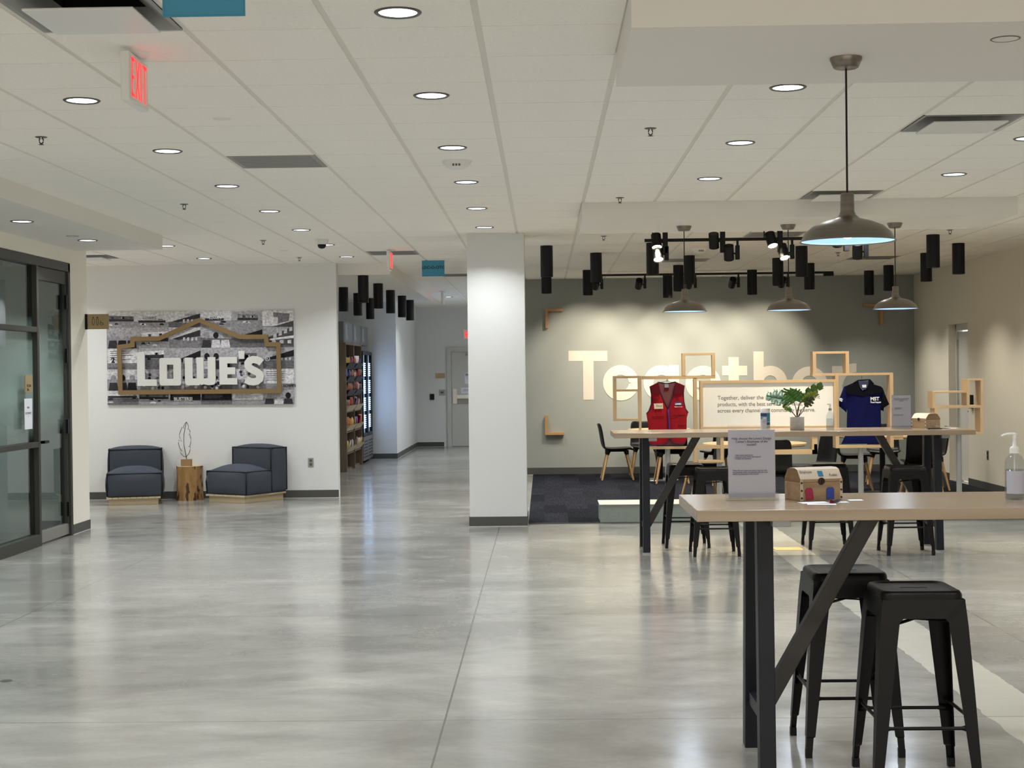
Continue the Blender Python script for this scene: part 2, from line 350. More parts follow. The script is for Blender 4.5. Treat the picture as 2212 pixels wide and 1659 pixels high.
# ================================================================ THE SETTING
CEIL, SOF = 3.0, 2.855
XW_L, XW_R = -4.72, 5.67
Y_LOWE, Y_DARK, Y_END = 18.95, 22.8, 31.9
def cellx(x): return math.floor((x-.352)/.603)
def celly(y): return math.floor((y-6.13)/.5845)
def cell_box(x, y): i = cellx(x); j = celly(y); return .352+.603*i, .352+.603*(i+1), 6.13+.5845*j, 6.13+.5845*(j+1)
vents = [(-1.75,5.95),(2.45,8.75),(2.45,12.25),(-5.2,17.5)]
returns = [(-1.75,9.9),(-1.70,17.6),(-1.25,21.6),(2.46,15.75),(1.87,19.1),(4.23,19.4)]
skip = {(cellx(x), celly(y)) for x, y in vents+returns}
m = MB()
for i in range(-16, 9):
    for j in range(-15, 44):
        if (i, j) in skip: continue
        x0 = .352+.603*i+.014; x1 = x0+.603-.028; y0 = 6.13+.5845*j+.005; y1 = y0+.5845-.010
        if x0 > XW_R: continue
        x1 = min(x1, XW_R)
        v = [(x0,y0,CEIL),(x1,y0,CEIL),(x1,y1,CEIL),(x0,y1,CEIL),(x0-.002,y0-.002,CEIL+.012),(x1+.002,y0-.002,CEIL+.012),(x1+.002,y1+.002,CEIL+.012),(x0-.002,y1+.002,CEIL+.012)]
        m.add(v, [(0,3,2,1),(0,1,5,4),(1,2,6,5),(2,3,7,6),(3,0,4,7)], 'tile')
g = MB()     # metal grid bars above the tile faces
for i in range(-16, 11): g.box(.352+.603*i-.013, .352+.603*i+.013, -3, Y_END, CEIL+.005, CEIL+.02, 'grid')
for j in range(-15, 45): g.box(-9.3, XW_R, 6.13+.5845*j-.013, 6.13+.5845*j+.013, CEIL+.0055, CEIL+.0195, 'grid')
ce = struct(m.build('ceiling')); struct(g.build('ceiling_grid', ce))
struct(MB().box(-9.3, XW_R+.2, -3, Y_END+.2, CEIL+.28, CEIL+.34, 'void').build('ceiling_deck'))
struct(MB().box(-9.3, XW_R+.2, -3, Y_END+.2, -.1, 0, 'floor_concrete').build('floor'))
# dropped gypsum soffits
struct(MB().box(.345, 4.0, 5.57, 6.72, SOF, CEIL+.004, 'gypsum').build('trim_1'))
struct(MB().box(.345, 4.0, 12.57, 13.8, SOF, CEIL+.004, 'gypsum').build('trim_2'))
struct(MB().box(XW_L, -3.83, -3, 14.95, SOF, CEIL+.004, 'gypsum').build('trim_3'))
struct(MB().box(-3.9, -1.955, Y_LOWE+.15, 26.25, SOF, CEIL+.004, 'gypsum').build('trim_4'))
def wall(name, x0, x1, y0, y1, z0=0, z1=CEIL+.01, m='wall_paint'): return struct(MB().box(x0, x1, y0, y1, z0, z1, m).build(name))
def basebd(name, x0, x1, y0, y1, h=.1): return struct(MB().box(x0, x1, y0, y1, .004, h, 'base_rubber').box(x0-.001, x1+.001, y0-.001, y1+.001, 0, .004, 'grid').build(name, bevel=.002))
wall('wall_left_far', -9.2, -2.63, Y_LOWE, Y_LOWE+.15)
basebd('baseboard_left_far', -9.2, -2.628, Y_LOWE-.008, Y_LOWE)
# glass front on the left
wall('wall_left_header', XW_L-.12, XW_L, 9.0, 14.76, 2.715, SOF+.002, 'cream_left_lit')
wall('wall_left_jamb', XW_L-.12, XW_L, 14.76, 15.32, 0, CEIL, 'cream_left_lit')
wall('wall_left_near', XW_L-.12, XW_L, -3, 9.0, 0, CEIL, 'cream_left_lit')
wall('wall_left_return', -9.2, XW_L-.12, 15.2, 15.32, 0, CEIL, 'wall_paint')
wall('wall_left_room', -8.4, -8.3, 5, 15.2, 0, CEIL, 'wall_paint')
wall('wall_left_room_near', -8.4, XW_L-.12, 5, 5.1, 0, CEIL, 'wall_paint')
basebd('baseboard_left', XW_L-.001, XW_L+.007, 14.765, 15.325); basebd('baseboard_left_return', -9.2, XW_L, 15.32, 15.328)
basebd('baseboard_left_room', XW_L-.5, XW_L-.13, 15.19, 15.2)
# pillar
PX0, PX1, PY0 = -.765, -.18, 15.2
struct(MB().box(PX0, PX1, PY0, PY0+.6, 0, CEIL, 'wall_paint').box(PX0-.004, PX1+.004, PY0-.004, PY0+.604, CEIL-.012, CEIL-.001, 'grid').build('wall_pillar'))
basebd('baseboard_pillar', PX0-.008, PX1+.008, PY0-.008, PY0+.608)
# feature wall, right wall with door recess, corridor
wall('wall_back', -.35, XW_R, Y_DARK, Y_DARK+.15, 0, CEIL+.01, 'dark_paint')
basebd('baseboard_back', -.35, XW_R, Y_DARK-.01, Y_DARK, .11)
DY0, DY1, DZ = 19.95, 20.9, 2.17
struct(MB().box(XW_R, XW_R+.2, -3, DY0, 0, CEIL+.01, 'wall_cream').box(XW_R, XW_R+.2, DY1, Y_DARK+.15, 0, CEIL+.01, 'wall_cream').box(XW_R, XW_R+.2, DY0, DY1, DZ, CEIL+.01, 'wall_cream').build('wall_right'))
basebd('baseboard_right', XW_R-.01, XW_R, -3, DY0); basebd('baseboard_right_far', XW_R-.01, XW_R, DY1, Y_DARK)
d = struct(MB().box(XW_R+.13, XW_R+.175, DY0+.04, DY1-.04, .01, DZ-.1, 'door_paint').build('door_1', bevel=.002))
fr = MB().box(XW_R+.10, XW_R+.19, DY0, DY0+.04, 0, DZ, 'door_paint').box(XW_R+.10, XW_R+.19, DY1-.04, DY1, 0, DZ, 'door_paint').box(XW_R+.10, XW_R+.19, DY0, DY1, DZ-.08, DZ, 'door_paint').build('door_frame', d)
for z in (1.85, 1.0, .25): MB().box(XW_R+.11, XW_R+.132, DY1-.055, DY1-.02, z, z+.11, 'chrome').build('hinge', d)
MB().cyl((XW_R+.13, DY0+.12, .98), (XW_R+.06, DY0+.12, .98), .012, .012, 'chrome').box(XW_R+.055, XW_R+.07, DY0+.1, DY0+.23, .97, .99, 'chrome').build('door_handle', d)
wall('wall_corridor_right', -.35, -.25, Y_DARK+.15, Y_END)
wall('wall_alcove', -4.0, -3.9, Y_LOWE+.15, 27.5)
wall('wall_corridor_front', -4.0, -2.72, 27.5, 27.6)
wall('wall_corridor_left', -2.82, -2.72, 27.6, Y_END)
wall('wall_corridor_end', -2.82, -.25, Y_END, Y_END+.12)
basebd('baseboard_corridor_front', -3.9, -2.712, 27.492, 27.5); basebd('baseboard_corridor_left', -2.72, -2.712, 27.5, Y_END); basebd('baseboard_corridor_end', -2.72, -2.14, Y_END-.008, Y_END)
# carpet and plinth are floor finishes
struct(MB().box(PX1+.012, XW_R-.011, 15.42, Y_DARK-.011, 0, .008, 'carpet_plank').build('floor_carpet'))
struct(MB().box(PX1+.012, XW_R-.011, 15.405, 15.42, 0, .009, 'base_rubber').build('trim_5'))
# corridor end door
def dpt(x, y, Y=Y_END): return aty(x, y, Y)
a = dpt(975, 757); b_ = dpt(1012, 960)
DX0 = a.x; DZ1 = 2.03
d2 = struct(MB().box(DX0, DX0+.91, Y_END-.02, Y_END-.003, .012, DZ1, 'door_paint').build('door_2'))
MB().box(DX0-.1, DX0-.005, Y_END-.04, Y_END-.001, 0, DZ1+.1, 'door_paint').box(DX0-.005, DX0+.95, Y_END-.04, Y_END-.001, DZ1+.005, DZ1+.1, 'door_paint').build('door_frame', d2)
MB().box(DX0+.02, DX0+.11, Y_END-.035, Y_END-.02, .92, 1.24, 'chrome').build('lock_plate', d2)
MB().box(DX0+.06, DX0+.09, Y_END-.09, Y_END-.035, 1.05, 1.2, 'chrome').build('door_handle', d2)
MB().box(DX0+.11, DX0+.85, Y_END-.07, Y_END-.02, 1.03, 1.11, 'chrome').box(DX0+.11, DX0+.85, Y_END-.03, Y_END-.02, .92, 1.03, 'alu').build('push_bar', d2)
MB().box(DX0+.30, DX0+.6, Y_END-.06, Y_END-.02, 1.95, 2.0, 'steel_grey').build('door_closer', d2)
# glazed front: window_1 (fixed) and door_3 (hinged glass door)
W = MB(); X = XW_L; fw = .055
for y in (9.0, 10.25, 12.0, 13.78): W.box(X-.1, X+.005, y, y+fw, 0, 2.71, 'bronze_frame')
W.box(X-.1, X+.008, 9.0, 14.76, 2.625, 2.712, 'bronze_frame')
W.box(X-.1, X+.008, 9.0, 13.8, 0, .11, 'bronze_frame'); W.box(X-.08, X+.002, 9.0, 13.8, .925, .975, 'bronze_frame'); W.box(X-.08, X+.002, 9.0, 13.8, 2.0, 2.05, 'bronze_frame')
W.box(X-.1, X+.008, 14.70, 14.76, 0, 2.712, 'bronze_frame')
w1 = struct(W.build('window_1', bevel=.003))
P = MB()
for ya, yb in ((9.05,10.25),(10.3,12.0),(12.05,13.78)):
    for za, zb in ((.11,.925),(.975,2.0),(2.05,2.625)): P.box(X-.05, X-.042, ya, yb, za, zb, 'glass_wall')
P.build('window_pane', w1)
d3 = struct(MB().box(X-.07, X-.015, 13.84, 14.695, .018, .125, 'alu').box(X-.07, X-.012, 13.84, 14.695, 2.5, 2.622, 'bronze_frame').box(X-.07, X-.012, 14.655, 14.695, .12, 2.5, 'bronze_frame').build('door_3', bevel=.002))
MB().box(X-.05, X-.04, 13.845, 14.66, .125, 2.5, 'glass_door').build('door_glass', d3)
MB().box(X-.01, X+.03, 13.86, 14.0, .955, .98, 'black_metal').box(X-.045, X+.03, 13.86, 13.88, .955, .98, 'black_metal').build('door_handle', d3)
for z in (.2, 1.02, 1.72, 2.25): MB().box(X-.012, X+.012, 14.62, 14.66, z, z+.14, 'black_metal').build('hinge', d3)

# ================================================================ CEILING FITTINGS
def make_downlight():
    t = thing('recessed_downlight', 'x', 'ceiling light')
    n = 32; MB().lathe([(.076,.004),(.078,-.004),(.088,-.006),(.094,-.001),(.094,.006)], (0,0,0), 'trim_dark', n).build('trim_ring', t)
    MB().lathe([(0.0001,.0),(.077,.0)], (0,0,0), 'lamp_face', n, False).build('lens', t)
    return t
def has(o): return any(c.type == 'LIGHT' for c in o.children)
dl0 = make_downlight(); dl0_used = False
def place(proto, used, loc, label, group, rz=0):
    if not used: proto.location = loc; proto.rotation_euler = (0,0,rz); proto['label'] = label; proto['group'] = group; return proto
    return dup(proto, loc, rz, label, group)
ordn = ['first','second','third','fourth','fifth','sixth','seventh','eighth','ninth','tenth']
DLP = 15
rows = [
 ('left long row', -2.36, [7.62,9.37,11.14,12.88,14.57,16.27,17.95], CEIL, 'round downlight in the long row left of the exit signs'),
 ('middle row', -.557, [5.87,7.63,9.40,11.1,12.88,14.56], CEIL, 'round downlight in the row toward the white pillar'),
 ('right row', 1.255, [7.56,9.37,11.1], CEIL, 'round downlight left of the big pendant cord'),
 ('far right row', 3.05, [9.36,11.05], CEIL, 'round downlight at the far right between the soffits'),
 ('left soffit row', -4.243, [12.07,13.82], SOF, 'round downlight in the soffit beside the glass wall'),
 ('restroom row', -4.09, [16.15,17.93], CEIL, 'round downlight above the left of the logo wall')]
used = False; LS = 125
for rn, x, ys, z, base in rows:
    for k, y in enumerate(ys):
        o = place(dl0, used, (x, y, z-.001), f'{base}, {ordn[k]} from the camera', 'recessed round downlights'); used = True
        has(o) or area_light(o, (0,0,-.012), .15, DLP, (.93,.96,1.0), spread=LS)
# unseen downlights added behind the pillar to brighten the corridor
for y in (16.3,18.05,19.8,21.55,23.3,25.0,26.8,28.5,30.2):
    o = dup(dl0, (-.557, y, CEIL-.001), 0, 'unseen recessed round downlight added behind the white pillar to light the corridor', 'recessed round downlights')
dup(dl0, (-1.75, 27.7, CEIL-.001), 0, 'round downlight far down the corridor near its end', 'recessed round downlights')
for x, y in ((-6.2,8.6),(-6.2,11.4),(-6.2,13.9),(-6.5,17),(-5.95,18.0)): o = dup(dl0, (x, y, CEIL-.001), 0, 'unseen recessed round downlight added to light the side rooms behind the glass front', 'recessed round downlights')  # unseen room lamps added for brightness; last one follows the logo wall scallop
for x, y in ((4.85,9.3),(4.85,12.9),(4.85,14.6),(3.05,14.6),(-2.36,5.87),(-2.36,4.1),(-2.36,2.3),(-.557,4.1),(-.557,2.3),(1.255,4.1),(1.255,2.3),(3.05,4.1),(3.05,7.56),(3.05,2.3),(-4.243,10.3),(-4.243,8.5),(-4.243,5.0),(4.85,7.5),(4.85,11),(4.85,4)):  # out-of-view downlights added to brighten the right wall and near hall
    z = SOF if x < -4 else CEIL
    o = dup(dl0, (x, y, z-.001), 0, 'unseen recessed round downlight added to light the open floor and right wall', 'recessed round downlights'); has(o) or area_light(o, (0,0,-.012), .15, DLP, (1,.95,.88), spread=LS)
def make_vent(c, label):
    x0, x1, y0, y1 = cell_box(*c); cx, cy = (x0+x1)/2, (y0+y1)/2; w = (x1-x0)/2-.012; h = (y1-y0)/2-.012
    t = thing('ceiling_diffuser', label, 'air vent', (cx, cy, CEIL), 0, 'square plaque air diffusers')
    a, b = w-.02, h-.02; c_, d_ = w-.12, h-.12
    v = [(-w,-h,0),(w,-h,0),(w,h,0),(-w,h,0),(-a,-b,0),(a,-b,0),(a,b,0),(-a,b,0),(-c_,-d_,.07),(c_,-d_,.07),(c_,d_,.07),(-c_,d_,.07)]
    MB().add(v, [(q, (q+1) % 4, (q+1) % 4+4, q+4) for q in range(4)]+[(q+4, (q+1) % 4+4, (q+1) % 4+8, q+8) for q in range(4)], 'return_grille').build('flared_frame', t)
    v = [(-c_,-d_,.07),(c_,-d_,.07),(c_,d_,.07),(-c_,d_,.07),(-c_,-d_,.2),(c_,-d_,.2),(c_,d_,.2),(-c_,d_,.2)]
    MB().add(v, [(0,1,5,4),(1,2,6,5),(2,3,7,6),(3,0,4,7),(4,5,6,7)], 'void').build('duct', t)
    MB().box(-w+.075, w-.075, -h+.075, h-.075, -.028, -.018, 'trim_white').build('plaque', t, bevel=.004)
for c, l in zip(vents, ('large square air diffuser at the top left above the exit sign', 'square air diffuser at the upper right beyond the pendant lamp', 'square air diffuser tucked against the far soffit behind the big pendant', 'square air diffuser above the logo wall at the far left')): make_vent(c, l)
for c, l in zip(returns, ('flat grey return air grille between the two left rows of downlights', 'flat grey return air grille beside the far exit sign', 'flat grey return air grille beyond the hanging blue sign', 'flat grey return air grille just beyond the far soffit above the track lights', 'flat grey return air grille among the black cylinders at the center', 'flat grey return air grille near the right rear cylinders')):
    x0, x1, y0, y1 = cell_box(*c)
    t = thing('return_grille', l, 'air vent', ((x0+x1)/2, (y0+y1)/2, CEIL), 0, 'flat grey return grilles'); w = (x1-x0)/2-.012; h = (y1-y0)/2-.012
    MB().box(-w, w, -h, h, 0, .01, 'return_grille').build('grille_panel', t)
    q = MB()
    for k in range(14): q.box(-w+.03, w-.03, -h+.035+k*.038, -h+.041+k*.038, -.001, .002, 'trim_dark')
    q.build('slots', t)
# sprinklers
def make_sprinkler():
    t = thing('fire_sprinkler', 'x', 'sprinkler')
    MB().lathe([(.0001,-.007),(.030,-.007),(.037,-.003),(.037,.002)], (0,0,0), 'trim_dark', 20).build('escutcheon', t)
    m = MB().cyl((0,0,0), (0,0,-.012), .010, .008, 'chrome', 12)
    for s in (-1, 1): m.tube([(s*.007,0,-.008),(s*.012,0,-.02),(s*.010,0,-.036),(0,0,-.044)], .0042, 'trim_dark', 6)
    m.build('yoke', t); MB().lathe([(.0001,-.046),(.016,-.047),(.016,-.049),(.0001,-.05)], (0,0,0), 'trim_dark', 16).build('deflector', t)
    return t
s0 = make_sprinkler(); u = False
for p, l in (((-2.958,8.76),'left edge of the photo, nearest of its row'),((-2.958,12.27),'left of the long downlight row, middle distance'),((-2.94,15.65),'above the left end of the logo wall sign'),((-2.94,17.98),'just before the logo wall'),((.648,8.77),'between near soffit and center aisle'),((.648,12.24),'at the edge of the far soffit'),((.655,15.68),'behind the far soffit near the first black cylinders'),((4.233,15.5),'at the right beyond the far soffit'),((3.63,18.3),'above the right end of the track lights')):
    place(s0, u, (p[0], p[1], CEIL+.003), 'small metal fire sprinkler, '+l, 'ceiling sprinklers'); u = True
# small ceiling discs
def disc(name, loc, r, h, label, cat, m='white_plastic'):
    t = thing(name, label, cat, loc); MB().lathe([(.0001,-h),(r*.8,-h),(r,-h*.4),(r,.001)], (0,0,0), m, 24).build('cover', t); MB().lathe([(r*.3,-h-.001),(r*.34,-h-.001)], (0,0,0), 'grid', 20).build('center_ring', t)
disc('sprinkler_cover', (-1.766,8.22,CEIL), .05, .006, 'flat white round cover in the ceiling right of the near exit sign', 'ceiling cover')
disc('sprinkler_cover', (-2.944,16.95,CEIL), .05, .006, 'flat white round cover in the ceiling near the dome camera', 'ceiling cover')
disc('sprinkler_cover', (-4.24,12.42,SOF), .04, .006, 'flat white round cover in the soffit by the glass wall', 'ceiling cover')
for loc, l in (((-4.248,13.39,SOF),'small unlit recessed round fitting in the soffit by the glass wall'),((1.822,5.86,SOF),'unlit recessed round fitting in the near soffit at the top right')):
    t = thing('recessed_fitting', l, 'ceiling light', loc); MB().lathe([(.05,.001),(.053,-.003),(.058,-.001),(.058,.001)], (0,0,0), 'trim_dark', 24).build('trim_ring', t); MB().lathe([(.0001,-.0015),(.05,-.0015)], (0,0,0), 'gypsum', 24).build('cover_plate', t)
# wireless access points
for loc, l in (((-.563,10.0,CEIL),'white rounded wireless access point hanging in the row of downlights'),((1.852,17.4,CEIL),'white rounded wireless access point among the black cylinders')):
    t = thing('access_point', l, 'wifi access point', loc)
    MB().lathe([(.0001,-.052),(.05,-.052),(.075,-.04),(.098,-.012),(.1,0)], (0,0,0), 'white_plastic', 28).build('housing', t)
    m = MB()
    for k in (-1,0,1): m.box(k*.02-.006, k*.02+.006, -.085, -.07, -.042, -.028, 'trim_dark')
    m.build('ports', t)
# dome camera
t = thing('dome_camera', 'white ceiling dome security camera with a dark lens bubble', 'security camera', (-2.316,15.63,CEIL))
MB().cyl((0,0,0), (0,0,-.055), .072, .066, 'white_plastic', 28).build('housing', t)
MB().lathe([(.045,-.055),(.043,-.075),(.03,-.092),(.0001,-.1)], (0,0,0), 'black', 24).build('dome', t)
# exit signs hanging edge-on along the corridor line
def make_exit(loc, label, lit=True):
    t = thing('exit_sign', label, 'exit sign', loc, 0, 'hanging red exit signs'); w = .31; z0, z1 = -.235, -.02
    MB().lathe([(.0001,-.016),(.05,-.014),(.065,-.006),(.068,0)], (0,0,0), 'white_plastic', 24).build('ceiling_mount', t)
    MB().box(-.022, .018, -w/2, w/2, z0, z1, 'white_plastic').build('housing', t, bevel=.008)
    MB().box(.0185, .020, -w/2+.02, w/2-.02, z0+.02, z1-.02, 'exit_face').build('face_plate', t)
    h = .17; zb = -.212; m = MB(); fn = lambda x, y, d: (.0205+d, x, y+zb); st = .0155
    def ln(p, q): m.strip([p, q], st, fn, .001, 'red_glow')
    x = -.13
    ln((x+.01,0),(x+.01,h)); ln((x,st/2),(x+.05,st/2)); ln((x,h/2),(x+.045,h/2)); ln((x,h-st/2),(x+.05,h-st/2))
    ln((-.062,0),(-.004,h)); ln((-.062,h),(-.004,0)); ln((.023,0),(.023,h)); ln((.085,0),(.085,h)); ln((.05,h-st/2),(.12,h-st/2))
    m.build('exit_letters', t)
    return t
make_exit((-1.785,6.53,CEIL), 'large hanging sign with glowing red EXIT letters at the upper left')
make_exit((-1.745,17.05,CEIL), 'hanging red EXIT sign beside the far blue paper sign')
make_exit((-1.72,25.7,CEIL), 'hanging exit sign seen edge-on near the corridor end').rotation_euler = (0,0,pi)
t = thing('exit_sign', 'small red exit sign on the end wall above the corridor door', 'exit sign', (aty(1012,720,Y_END-.03).x+.05, Y_END-.03, aty(1006,722,Y_END).z))
MB().box(-.16, .16, 0, .025, -.1, .1, 'exit_face').build('housing', t, bevel=.004)
text('EXIT', .17, 'red_glow', lambda x, y: (x-.13, -.002, y-.06), t, 'exit_letters', bold=.006)
# hanging blue signs
def blue(loc, label, txt=None):
    t = thing('hanging_sign', label, 'sign', loc); w, h = .285, .225
    MB().box(-w/2, w/2, 0, .002, 0, h, 'blue_paper').build('sheet', t)
    m = MB(); m.strip([(-w/2+.006,.006),(w/2-.006,.006),(w/2-.006,h-.006),(-w/2+.006,h-.006)], .0012, lambda x, y, d: (x, -.0006-d*.5, y), .0004, 'label_teal', True); m.build('border', t)
    if txt: text(txt, .052, 'dark_text', lambda x, y: (x, -.001, y+.095), t, 'lettering', 'CENTER', .0014)
    m = MB()
    for s in (-1, 1): m.box(s*w*.4-.001, s*w*.4+.001, .0005, .0015, h-.004, CEIL-loc[2], 'white_plastic')
    m.build('hanger', t)
p = aty(440.5, 36, 5.08); blue((p.x, 5.08, p.z), 'plain blue paper sign hanging at the top edge, nearest to camera')
p = aty(936, 596, 18.75); blue((p.x, 18.75, p.z-.005), 'blue paper sign reading LDC-O-OTC hanging near the corridor', 'LDC-O-OTC')

# ---- black cylinder downlights
def make_cyl(L=.352):
    t = thing('cylinder_downlight', 'x', 'ceiling light')
    MB().cyl((0,0,0), (0,0,-L), .07, .07, 'black', 28, caps=False).lathe([(.07,-L),(.063,-L),(.06,-L+.02)], (0,0,0), 'black', 28).lathe([(.0001,-.0005),(.07,-.0005)], (0,0,0), 'black', 28).build('body', t)
    MB().lathe([(.0001,-L+.008),(.061,-L+.008)], (0,0,0), 'lamp_soft', 24, False).build('lens', t)
    return t
c0 = make_cyl(); u = False
CY_ = [('a',.055,16.8,'leftmost of the pair beside the white pillar'),('b',.06,20.3,'behind the cylinder nearest the white pillar'),('c',.652,17.9,'left of the track, larger of the second pair'),('d',.642,20.9,'left of the track, smaller of the second pair'),
('e',1.235,16.6,'behind the first lit spotlight of the near track'),('f',1.845,21.9,'small, left of the left far pendant lamp'),('g',1.845,20.15,'left behind the cord of the left far pendant'),('h',1.83,18.5,'right beside the cord of the left far pendant'),
('i',3.0,21.3,'midway between two far pendants against the grey wall'),('j',3.02,19.1,'behind the cord of the middle far pendant'),('k',3.01,17.3,'large, right of the middle far pendant cord'),('l',3.6,20.1,'partly behind the large one right of the middle pendant'),
('n',4.77,21.8,'against the grey wall left of the right far pendant'),('o',4.80,20.7,'directly above the right far pendant shade'),('p',4.20,16.05,'front one of the pair near the right corner'),('q',4.78,18.6,'rear one of the pair near the right corner'),('r',4.79,17.2,'rightmost single cylinder against the cream wall')]
for n_, x, y, l in CY_:
    o = place(c0, u, (x, y, CEIL), 'black cylinder ceiling light, '+l, 'black cylinder lights over the dining area'); u = True
    has(o) or spot(o, (0,0,-.35), (0,0,-3), 120, (1,.93,.82), 125, .8, .05)
CC_ = [(-2.32,19.25,'nearest and biggest over the snack alcove'),(-2.32,21.0,'second in the front row over the corridor'),(-2.32,22.7,'third in the front row over the corridor'),(-2.30,24.35,'fourth in the front row over the corridor'),(-2.30,25.8,'last in the front row over the corridor'),(-2.92,21.8,'leftmost, cut by the edge of the logo wall'),(-2.91,23.4,'second in the back row over the shelves'),(-2.90,25.0,'last in the back row over the cooler')]
for x, y, l in CC_:
    o = dup(c0, (x, y, SOF), 0, 'black cylinder ceiling light, '+l, 'black cylinder lights over the snack corridor')
    for ch in list(o.children):
        if ch.type == 'LIGHT': bpy.data.objects.remove(ch)
    spot(o, (0,0,-.35), (0,0,-3), 30, (.97,.98,1), 80, .6, .05)

# ---- track lights
def make_head():
    t = thing('track_spotlight', 'x', 'spotlight')
    return t
def track_head(x, y, z, tgt, lit, label, box_up=True, group='track spotlights'):
    t = thing('track_spotlight', label, 'spotlight', (x, y, z), 0, group)
    s = 1
    if box_up: MB().box(.042, .09, -.03, .03, -.13, .11, 'black').box(.05,.08,-.02,.02,.11,.125,'black').build('driver_box', t, bevel=.003)
    else: MB().box(.045, .085, -.03, .03, -.20, -.06, 'black').box(.055, .078, -.01, .01, -.07, .0, 'black').build('driver_box', t, bevel=.003)
    c = Vector((-.02, 0, -.01 if box_up else -.13)); d = (Vector(tgt)-Vector((x,y,z))).normalized(); a = c - d*.075; b = c + d*.075
    MB().cyl(a, b, .05, .05, 'black', 24, caps=False).cyl(a, a-d*.001, .05, .0001, 'black', 24, caps=False).build('can', t)
    MB().cyl(c, (.045,0,c.z-.01), .008, .008, 'black', 8).build('bracket', t)
    p = MB(); p.cyl(b-d*.01, b-d*.009, .046, .046, 'lamp_warm' if lit else 'chrome', 24, True, False); p.build('lens', t)
    return t, b, d
TZ, TY = 2.865, 14.75
tr = tag(MB().beam((1.02,TY,TZ), (3.35,TY,TZ), .03, .03, 'black').build('lighting_track'), 'black suspended lighting track in front of the far soffit edge line', 'lighting track')
pt = MB()
for x in (1.1, 2.2, 3.3): pt.cyl((x,TY,TZ+.015), (x,TY,CEIL), .006, .006, 'black', 8)
pt.build('suspension_rod', tr)
kx = TY/F
def tx(px): return aty(px, 520, TY).x
TH = [(1418,True,1,'first lit spotlight at the left end of the near track, upper'),(1421,True,0,'lit spotlight just under the upper left one on the near track'),(1542,False,1,'spotlight turned away above the middle of the near track'),(1574,False,0,'spotlight turned away below the middle of the near track'),(1666,True,1,'lit spotlight above the track by the middle pendant cord'),(1692,True,0,'lit spotlight hanging below the track by the middle pendant cord'),(1809,False,1,'spotlight mostly hidden under the big pendant shade'),(1852,False,0,'spotlight just below the right of the big pendant shade')]
for px, lit, up, l in TH:
    x = tx(px)+.02; fwd = lit
    tgt = (x+(.1 if px < 1600 else .5), TY-1.5, 0) if lit else (x+.15, TY+.9, 1.1)
    t, b, d = track_head(x, TY, TZ, tgt, lit, 'black track '+l, bool(up), 'spotlights on the near track')
    spot(t, b+d*.01, b+d*2, 160 if lit else 42, (1,.86,.66), 72, .6, .04)
T2Y, T2Z = 21.35, 2.955
a = aty(1300,596,T2Y); b = aty(1800,590,T2Y)
tr2 = tag(MB().beam((a.x,T2Y,T2Z), (b.x,T2Y,T2Z), .032, .03, 'black').build('lighting_track'), 'black ceiling lighting track along the grey feature wall', 'lighting track')
MB().box(b.x-.14, b.x, T2Y-.03, T2Y+.03, T2Z-.05, T2Z-.01, 'black').build('power_feed', tr2)
for px, l in ((1290,'leftmost'),(1383,'second from left'),(1492,'third from left'),(1585,'fourth from left'),(1692,'rightmost')):
    x = aty(px, 600, T2Y).x; t, b, d = track_head(x, T2Y, T2Z, (x-.12, T2Y+1.45, 1.78), True, f'black track spotlight on the far track aimed at the grey wall, {l}', False, 'spotlights on the far track')
    for ch in t.children:
        if ch.name.startswith('lens'): ch.data.materials[0] = MATS['lamp_soft']
    spot(t, b+d*.01, b+d*2, 132, (1,.87,.70), 70, .7, .03)

# ---- pendant lamps
def make_pendant(top):
    """origin at the ceiling rose; bottom rim at z=-0.755"""
    t = thing('pendant_lamp', 'x', 'pendant lamp')
    MB().lathe([(.066,0),(.066,-.008),(.052,-.04),(.046,-.044),(.0001,-.046)], (0,0,0), 'nickel', 32).build('canopy', t)
    MB().cyl((0,0,-.04), (0,0,-.57), .0042, .0042, 'black', 10).build('cord', t)
    MB().lathe([(.0001,-.556),(.022,-.558),(.028,-.566),(.029,-.635),(.036,-.650),(.052,-.664),(.10,-.676),(.145,-.695),(.176,-.722),(.190,-.752),(.197,-.757),(.197,-.759),(.188,-.755)], (0,0,0), 'nickel', 48).build('shade', t)
    MB().lathe([(.188,-.755),(.172,-.722),(.14,-.698),(.098,-.680),(.05,-.668),(.0001,-.664)], (0,0,0), 'shade_in', 48).build('inner_reflector', t)
    MB().lathe([(.014,-.668),(.016,-.69),(.030,-.715),(.028,-.738),(.0001,-.748)], (0,0,0), 'lamp_face', 20).build('light_bulb', t)
    return t
pn = make_pendant(0); u = False
for x, y, l in ((1.264,6.17,'large brushed metal dome pendant lamp nearest the camera over the front table'),(1.264,13.22,'brushed metal dome pendant over the far table, left of the three'),(2.184,13.22,'brushed metal dome pendant over the far table, middle of the three'),(3.12,13.2,'brushed metal dome pendant over the far table, right of the three')):
    o = place(pn, u, (x, y, SOF), l, 'dome pendant lamps'); u = True
    has(o) or area_light(o, (0,0,-.75), .25, 7, (.78,.88,1), name='bulb')
# ================================================================ LOGO WALL, LEFT SIDE
YL = Y_LOWE
def wl(x, y): p = aty(x, y, YL-.03); return p.x, p.z
